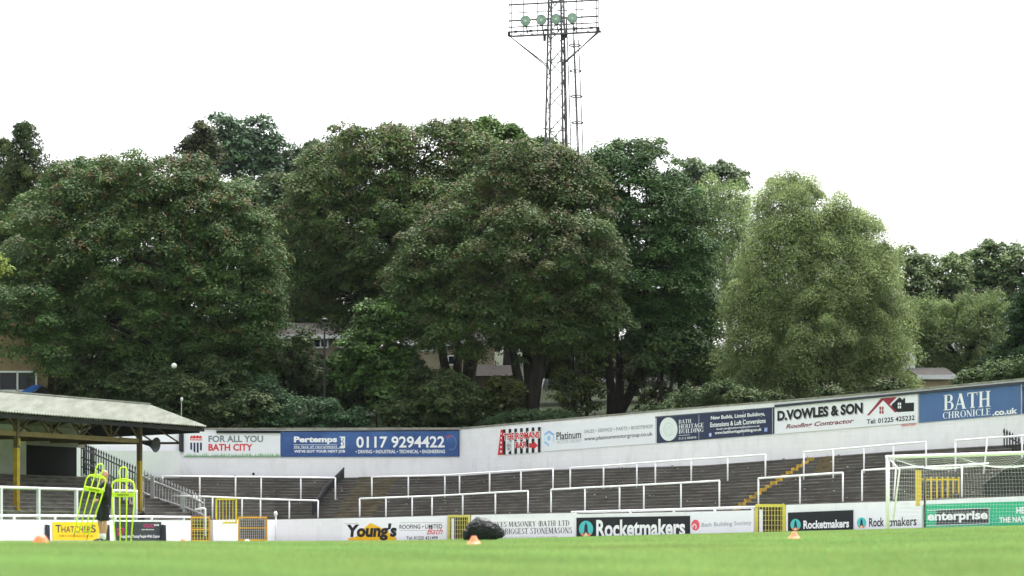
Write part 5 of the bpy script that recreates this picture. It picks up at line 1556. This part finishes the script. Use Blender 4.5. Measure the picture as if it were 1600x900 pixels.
conifer('cedar', 'dark green cedar branches coming in from the right edge above the blue boards', 1612, 430, 640, 117, 100, [(.026, .050, .026), (.032, .058, .030)], seed=33, levels=26, droop=-.1, up_tip=-.12, jag=.3, size=.16, flat=.2, nper=110, dens=1.7)

# ------------------------------------------------------------------ shrubs and ivy along the top of the wall
def shrub(name, label, blobs, d, cols, size=.16, seed=1, cat='shrub', nper=75, dens=13, rc=(.3, .6), hang=0.0, group='shrubs along the top of the wall', up=.75, leafm=None, inner=.2, aspect=.68):
    return tree(name, label, blobs, d, cols, [1] * len(cols), (blobs[0][0], 664), size=size, rc=rc, nper=nper, dens=dens, seed=seed, group=group, cat=cat, trunk_r=.06, limbs=len(blobs), hang=hang, leafm=leafm, inner=inner, up=up, aspect=aspect)
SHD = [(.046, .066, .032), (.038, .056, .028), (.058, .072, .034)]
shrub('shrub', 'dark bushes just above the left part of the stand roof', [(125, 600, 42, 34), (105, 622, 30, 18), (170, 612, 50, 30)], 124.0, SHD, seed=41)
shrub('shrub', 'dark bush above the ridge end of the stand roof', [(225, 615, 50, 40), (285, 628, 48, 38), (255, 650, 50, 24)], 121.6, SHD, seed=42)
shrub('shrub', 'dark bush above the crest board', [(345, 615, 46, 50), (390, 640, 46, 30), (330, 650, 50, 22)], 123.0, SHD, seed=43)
shrub('ivy_mound', 'bluish green ivy mound on the wall top above the long telephone board', [(490, 645, 52, 24), (440, 652, 46, 18), (540, 655, 40, 16), (415, 620, 40, 36)], 122.6, [(.044, .082, .046), (.036, .068, .040)], size=.13, seed=44, cat='ivy')
shrub('sapling', 'fresh light green sapling standing before the tiled house', [(590, 500, 34, 36), (575, 545, 40, 40), (605, 560, 34, 50), (550, 575, 30, 36), (612, 610, 34, 34)], 124.5, [(.070, .115, .040), (.060, .10, .036), (.052, .082, .034)], size=.2, seed=45, rc=(.35, .7), cat='young tree')
shrub('shrub', 'dark shrub with greenish top below the multi stemmed trunk', [(660, 610, 46, 36), (710, 622, 48, 38), (640, 645, 46, 24), (700, 655, 50, 18)], 123.4, SHD + [(.064, .078, .036)], seed=46)
shrub('shrub', 'olive shrub right of the low outbuilding', [(780, 625, 30, 34), (755, 640, 40, 28), (800, 610, 16, 18)], 123.4, [(.064, .070, .032), (.050, .060, .028), (.085, .085, .03)], seed=47)
shrub('ivy_mound', 'low green ivy mound at the foot of the forked dark trunk', [(825, 654, 52, 13), (870, 652, 34, 11), (790, 659, 40, 9)], 121.6, [(.046, .080, .046), (.060, .084, .050)], size=.11, rc=(.2, .4), seed=48, cat='ivy')
shrub('shrub', 'thin leafy shrub between the two right trunks', [(885, 605, 28, 34), (910, 630, 34, 24), (925, 590, 24, 30)], 126, [(.085, .100, .034), (.064, .076, .030), (.045, .058, .03)], size=.15, dens=6, seed=49, inner=.5)
shrub('shrub', 'sparse yellowish shrub behind the slim bent tree', [(1000, 590, 34, 38), (1020, 625, 36, 18), (1065, 610, 28, 28)], 131, [(.090, .105, .034), (.066, .080, .032)], size=.15, dens=6, seed=50, inner=.5)
shrub('shrub', 'dry grassy bush on the wall above the white oval board', [(1085, 624, 40, 20), (1130, 616, 34, 26), (1030, 636, 24, 9)], 121.0, [(.056, .082, .034), (.046, .068, .030)], size=.13, seed=51, hang=.4)
shrub('shrub', 'low bushes at the foot of the feathery tree', [(1165, 622, 26, 14), (1215, 622, 20, 9), (1290, 612, 24, 8), (1385, 602, 20, 9)], 117.5, [(.060, .082, .036), (.050, .066, .034)], size=.13, seed=52)
shrub('shrub', 'low bushes between the cream gabled house and the cedar', [(1520, 588, 26, 10), (1560, 580, 30, 16), (1605, 574, 34, 18)], 112.5, [(.070, .100, .042), (.056, .084, .036)], size=.13, seed=53)
shrub('backdrop_shrub', 'olive thicket in the shade behind the right trunks', [(870, 555, 46, 40), (940, 560, 46, 36), (1010, 545, 44, 34), (1080, 575, 46, 36), (1120, 590, 30, 30)], 141, [(.085, .098, .036), (.070, .082, .034), (.055, .066, .03)], size=.2, dens=9, seed=54, inner=.4)
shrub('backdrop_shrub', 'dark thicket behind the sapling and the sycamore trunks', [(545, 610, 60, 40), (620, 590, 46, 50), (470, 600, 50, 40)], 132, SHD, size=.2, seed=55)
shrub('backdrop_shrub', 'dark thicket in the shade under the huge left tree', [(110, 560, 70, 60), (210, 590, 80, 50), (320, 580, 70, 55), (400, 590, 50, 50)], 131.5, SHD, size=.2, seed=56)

# ------------------------------------------------------------------ things on the pitch
NEON = mat('neon_yellow_plastic', (0.66, 0.86, 0.02), .45, .4)
NEON2 = mat('neon_band', (0.55, 0.74, 0.02), .5, .4)
def mannequin(label):
    o = thing('training_mannequin', label, 'training mannequin', (0, 0, 0), 'neon free kick mannequins')
    r = .019
    W, B, SH, HH = .275, .195, 1.59, 1.93
    mb = MB()
    mb.tube([(-B, 0, 0), (-W, 0, .95), (-W - .005, 0, SH - .12), (-W + .03, 0, SH - .04), (-W + .10, 0, SH), (-.085, 0, SH + .03), (-.085, 0, SH + .10), (-.105, 0, SH + .22), (-.075, 0, HH - .03), (0, 0, HH),
             (.075, 0, HH - .03), (.105, 0, SH + .22), (.085, 0, SH + .10), (.085, 0, SH + .03), (W - .10, 0, SH), (W - .03, 0, SH - .04), (W + .005, 0, SH - .12), (W, 0, .95), (B, 0, 0)], r, 8)
    mb.build('outline_frame', NEON, o, smooth=True)
    for s in (-1, 1):
        mb = MB(); mb.tube([(s * B * .38, 0, 0), (s * .09, 0, 1.0), (s * .085, 0, SH + .03)], r * .9, 8); mb.build('inner_bar', NEON, o, smooth=True)
    mb = MB(); mb.tube([(-W + .06, 0, SH - .02), (W - .06, 0, SH - .02)], r, 8); mb.tube([(-.08, 0, SH + .03), (.08, 0, SH + .03)], r, 8); mb.build('shoulder_bar', NEON, o, smooth=True)
    mb = MB(); mb.box((0, -.012, 1.22), (W + .01, .02, .055)); bd = mb.build('chest_band', NEON2, o)
    V, Fs = glyphs('DIAMOND', .03)
    mb = MB(); mb.add([(lerp(-.15, .15, a), -.036, lerp(1.195, 1.245, b_)) for a, b_ in V], Fs); mb.build('lettering', ink('dull_olive', (.12, .16, .03)), bd)
    mb = MB()
    for s in (-1, 1): mb.tube([(s * B, 0, 0), (s * B, 0, -.16)], [.012, .004], 6)
    mb.build('ground_spikes', BLACK, o)
    return o
m1 = mannequin('upright neon yellow training mannequin standing in the grass in front of the dark charity board')
dm = 61.5
p = P(192.5, 846, dm); p.z = ground_z(p.x, dm) - .01
m1.location = p
m2 = copy_tree(m1)
m2['label'] = 'tilted neon yellow training mannequin carried by the man in black'
pb = P(127, 834, 59.3); pt = P(158, 723.5, 59.0)
ax = (pt - pb).normalized()
side = Vector((.80, .60, -.28)); side = (side - ax * side.dot(ax)).normalized()
fw = ax.cross(side).normalized()
M = Matrix((( side.x, fw.x, ax.x, pb.x), (side.y, fw.y, ax.y, pb.y), (side.z, fw.z, ax.z, pb.z), (0, 0, 0, 1)))
sc_ = (pt - pb).length / 1.95
m2.matrix_world = M @ Matrix.Diagonal((.92, sc_, sc_, 1))

# the man
def person():
    d = 60.2
    b = P(161, 848, d); b.z = ground_z(b.x, d)
    o = thing('person', 'bald man in a black top and black shorts carrying a tilted neon mannequin', 'person', b)
    SKIN = mat('skin', (.50, .27, .19), .6, .35)
    KIT = mat('black_sportswear', (.010, .011, .014), .75, .25)
    SOCK = mat('white_sock', (.78, .78, .80), .8, .2)
    def j(x, y, z): return (b.x + x, b.y + y, b.z + z)
    def remesh(mb, name, m, vox, parent, sm=True):
        ob = mb.build(name, m, parent)
        r = ob.modifiers.new('join', 'REMESH'); r.mode = 'VOXEL'; r.voxel_size = vox; r.use_smooth_shade = True
        s = ob.modifiers.new('soft', 'SMOOTH'); s.factor = .5; s.iterations = 3
        return ob
    # joints (metres from between the feet): he faces left, x to the right, y away, z up
    HD = (.035, 0, 1.665)
    NK = (.055, 0, 1.50)
    SHN, SHF = (.09, -.17, 1.42), (.05, .17, 1.42)
    ELN, HAN = (.12, -.22, 1.15), (-.11, -.17, 1.05)
    ELF, HAF = (-.17, .18, 1.22), (-.36, .02, 1.31)
    PEL = (.04, 0, .96)
    HPN, KNN, ANN = (.06, -.10, .92), (.06, -.12, .50), (.04, -.12, .09)
    HPF, KNF, ANF = (.00, .10, .92), (-.10, .10, .51), (-.06, .12, .09)
    mb = MB()
    def limb(pts, rs): mb.tube([j(*p) for p in pts], rs, 12)
    mb.ball(j(HD[0], 0, HD[2] + .02), (.098, .078, .115), 16, 12)
    mb.ball(j(HD[0] - .035, 0, HD[2] - .055), (.066, .060, .062), 14, 10)
    limb([(HD[0] - .092, 0, HD[2] + .015), (HD[0] - .122, 0, HD[2] - .028), (HD[0] - .10, 0, HD[2] - .036)], [.010, .017, .016])   # nose
    mb.ball(j(HD[0] - .085, 0, HD[2] - .092), (.022, .026, .016), 10, 6)                        # chin
    mb.ball(j(HD[0] - .092, 0, HD[2] - .062), (.016, .026, .009), 10, 6)                        # lips
    mb.ball(j(HD[0] - .080, 0, HD[2] + .032), (.022, .060, .014), 10, 6)                        # brow
    for s in (-1, 1): mb.ball(j(HD[0] + .012, s * .082, HD[2] - .008), (.022, .012, .032), 10, 6)    # ears
    limb([(HD[0] + .005, 0, HD[2] - .06), NK, (.06, 0, 1.44)], [.058, .058, .075])
    limb([(.065, 0, 1.44), (.065, 0, 1.30), (.05, 0, 1.10), PEL, (.04, 0, .88)], [.09, .135, .125, .135, .11])
    for s, e, h in ((SHN, ELN, HAN), (SHF, ELF, HAF)):
        limb([(.065, s[1] * .4, 1.42), s, e, h], [.075, .062, .043, .028])
        hv = (Vector(h) - Vector(e)).normalized()
        pc = Vector(h) + hv * .045
        mb.tube([j(*(Vector(h) - hv * .02)), j(*pc), j(*(Vector(h) + hv * .085))], [.030, .040, .036], 10)
        grip = Vector((-.35, -.55, .1)).normalized() if h is HAN else Vector((-.2, -.9, .1)).normalized()
        up_ = Vector((0, 0, 1)); up_ = (up_ - hv * up_.dot(hv)).normalized()
        for k, (oz, ln) in enumerate(((.030, .062), (.010, .070), (-.010, .066), (-.029, .052))):   # four fingers curling round the bar
            q0 = pc + hv * .035 + up_ * oz
            q1 = q0 + hv * ln * .55
            q2 = q1 + (hv * .25 + grip * .8).normalized() * ln * .45
            q3 = q2 + (grip * .5 - hv * .7).normalized() * ln * .35
            mb.tube([j(*q0), j(*q1), j(*q2), j(*q3)], [.0105, .010, .0095, .008], 8)
        t0 = pc + up_ * .034 - hv * .02
        mb.tube([j(*t0), j(*(t0 + up_ * .022 + hv * .03)), j(*(t0 + up_ * .016 + hv * .055 + grip * .028))], [.013, .012, .010], 8)
    for hp, kn, an in ((HPN, KNN, ANN), (HPF, KNF, ANF)):
        ml = (Vector(kn).lerp(Vector(an), .32)); ml.x += .018
        limb([hp, tuple(Vector(hp).lerp(Vector(kn), .5)), kn, tuple(ml), an], [.095, .082, .056, .060, .040])
        mb.tube([j(an[0] + .03, an[1], .05), j(an[0] - .07, an[1] - .02, .045), j(an[0] - .17, an[1] - .05, .03)], [.045, .042, .026], 10)
    body = remesh(mb, 'body', SKIN, .009, o)
    # face details
    mb = MB()
    for s in (-1, 1): mb.ball(j(HD[0] - .087, s * .032, HD[2] + .010), (.010, .013, .009), 8, 6)
    mb.build('eyes', mat('eye', (.05, .035, .03), .3, .5), o)
    # clothes
    mb = MB()
    mb.tube([j(.055, 0, 1.505), j(.06, 0, 1.46), j(.065, 0, 1.36), j(.06, 0, 1.20), j(.05, 0, 1.05), j(.045, 0, .93)], [.072, .12, .160, .158, .155, .160], 20)
    for s, e, h in ((SHN, ELN, HAN), (SHF, ELF, HAF)):
        mb.tube([j(.065, s[1] * .35, 1.41), j(*s), j(*e), j(*Vector(e).lerp(Vector(h), .80))], [.088, .082, .062, .046], 14)
    remesh(mb, 'black_top', KIT, .012, o)
    mb = MB()
    for s in (-1, 1):
        q = Vector(SHN if s < 0 else SHF); mb.box(j(q.x - .035, q.y - .082 * (1 if s < 0 else -1), q.z - .11), (.03, .006, .05))
    mb.build('white_flash', SOCK, o)
    mb = MB()
    mb.tube([j(.045, 0, 1.05), j(.045, 0, .95), j(.04, 0, .84)], [.150, .162, .155], 18)
    for hp, kn in ((HPN, KNN), (HPF, KNF)):
        mb.tube([j(*hp), j(*Vector(hp).lerp(Vector(kn), .55)), j(*Vector(hp).lerp(Vector(kn), .92))], [.118, .116, .118], 16)
    remesh(mb, 'shorts', KIT, .012, o)
    for an, kn in ((ANN, KNN), (ANF, KNF)):
        mb = MB(); v = (Vector(kn) - Vector(an)).normalized()
        mb.tube([j(*(Vector(an) - v * .03)), j(*(Vector(an) + v * .07)), j(*(Vector(an) + v * .13))], [.055, .052, .054], 14); mb.build('sock', SOCK, o, smooth=True)
        mb = MB()
        mb.tube([j(an[0] + .055, an[1] + .01, .048), j(an[0], an[1], .052), j(an[0] - .10, an[1] - .03, .046), j(an[0] - .19, an[1] - .06, .034)], [.040, .056, .050, .030], 14)
        mb.box(j(an[0] - .07, an[1] - .02, .008), (.14, .05, .012), rz=.28)
        sh = mb.build('shoe', mat('black_boot', (.015, .015, .018), .4, .4), o, smooth=True)
        mb = MB(); mb.tube([j(an[0] - .03, an[1] - .058, .03), j(an[0] - .10, an[1] - .082, .06)], .008, 5); mb.build('stripe', SOCK, sh)
person()

# cones
def cone(label, px, py, wpx, dome=False, hue=(.86, .21, .08), d=None):
    d = d or on_ground(px, py)
    w = wpx / F * d / 2
    x = (px - 800) / F * d
    c = Vector((x, d, ground_z(x, d)))
    mb = MB()
    if dome: prof = [(w, -.01), (w, .012), (w * .93, .02), (w * .86, w * .35), (w * .70, w * .68), (w * .48, w * .93), (w * .30, w * 1.02), (w * .26, w * 1.03), (w * .24, w * .97), (w * .6, w * .5)]
    else: prof = [(w, -.01), (w, .014), (w * .90, .02), (w * .56, w * .55), (w * .28, w * 1.08), (w * .24, w * 1.12), (w * .20, w * 1.08), (w * .5, w * .3)]
    mb.lathe(c, prof, 28)
    m = mat('marker_plastic_%02d%02d' % (int(hue[0] * 99), int(hue[1] * 99)), hue, .45, .4)
    o = mb.build('marker_cone', m, None, c, smooth=True)
    return tag(o, label, 'cone', 'marker cones on the pitch')
shrub('sapling', 'thin dark sapling half hiding the left end of the tiled house', [(455, 560, 26, 34), (478, 575, 26, 26), (520, 585, 36, 22), (470, 530, 22, 18)], 127, SHD, size=.16, seed=64, dens=7, inner=.4, cat='young tree')
cone('orange domed marker cone in front of the wall left of the yellow cider board', 63.5, 849.5, 27, True)
cone('orange marker cone in front of the black bag', 740.5, 851.5, 25)
cone('orange marker cone below the small black rocket board', 1241, 842.5, 21)
cone('small far orange marker cone at the wall left of the amber gate', 286.5, 847, 11, True, d=58)
cone('small white marker cone in front of the amber mesh gate', 386, 847, 9, True, (.82, .82, .8), d=58)

# the black bag
def bag():
    d = 49.0
    c = P(757, 847, d); c.z = ground_z(c.x, d)
    bm = bmesh.new()
    bmesh.ops.create_icosphere(bm, subdivisions=6, radius=1)
    for v in bm.verts:
        n = v.co.normalized()
        x, y, z = n
        hump = .26 + .09 * math.exp(-((x + .30) / .45) ** 2) - .10 * max(0, x) ** 1.5
        p = Vector((math.copysign(abs(x) ** .8, x) * .44, y * .30, math.copysign(abs(z) ** .8, z) * hump))
        lob = math.exp(-((x + .92) / .22) ** 2 - ((z + .2) / .5) ** 2)
        p.x -= .06 * lob; p.z -= .05 * lob
        e = math.exp(-((x - .85) / .25) ** 2); p.z -= .03 * e; p.x += .05 * e
        k = noise.fractal(n * 2.6, 1.0, 2.0, 4) * .03
        ridge = (1 - abs(noise.noise(Vector((n.x * 2.0, n.y * 2.2, n.z * 3.2)) + Vector((3, 1, 2))))) ** 8 * .026 + (1 - abs(noise.noise(Vector((n.x * 5, n.y * 5, n.z * 3)) + Vector((1, 7, 2))))) ** 9 * .004
        p += n * (k + ridge)
        p.z += .24
        p.x *= .82; p.y *= .85; p.z *= .80
        if p.z < 0.015: p.z = .015 + (p.z - .015) * .06
        v.co = p
    me = bpy.data.meshes.new('kit_bag'); bm.to_mesh(me); bm.free()
    me.polygons.foreach_set('use_smooth', [True] * len(me.polygons))
    m = mat('black_bin_liner', (.012, .013, .016), .50, .22, var=.2, scale=4, bump=.12)
    me.materials.append(m)
    o = bpy.data.objects.new('plastic_bag', me); COL.objects.link(o); o.location = c
    tag(o, 'lumpy shiny black plastic bag lying on the grass behind a cone', 'bag')
    mb = MB()
    mb.ball((-.36, -.10, .11), (.085, .09, .12), 20, 14)
    mb.v = [tuple(Vector(v) + (Vector(v) - Vector((-.36, -.10, .11))).normalized() * noise.noise(Vector(v) * 12) * .018) for v in mb.v]
    q = mb.build('gathered_neck', m, None, (0, 0, 0), smooth=True); q.parent = o
bag()

# ------------------------------------------------------------------ the air: a thin haze over everything
mb = MB(); mb.hexa([(-2600, -300, -6), (2600, -300, -6), (2600, 1500, -6), (-2600, 1500, -6), (-2600, -300, 60), (2600, -300, 60), (2600, 1500, 60), (-2600, 1500, 60)])
hm = bpy.data.materials.new('thin_haze'); hm.use_nodes = True
hn = hm.node_tree; hn.nodes.clear()
ho = hn.nodes.new('ShaderNodeOutputMaterial'); hv = hn.nodes.new('ShaderNodeVolumePrincipled')
hv.inputs['Color'].default_value = (.86, .92, 1, 1); hv.inputs['Density'].default_value = HAZE
hn.links.new(hv.outputs[0], ho.inputs['Volume'])
hz = mb.build('haze', hm)
hz['kind'] = 'stuff'; hz['label'] = 'thin pale haze in the air over the pitch and hillside'; hz['category'] = 'haze'
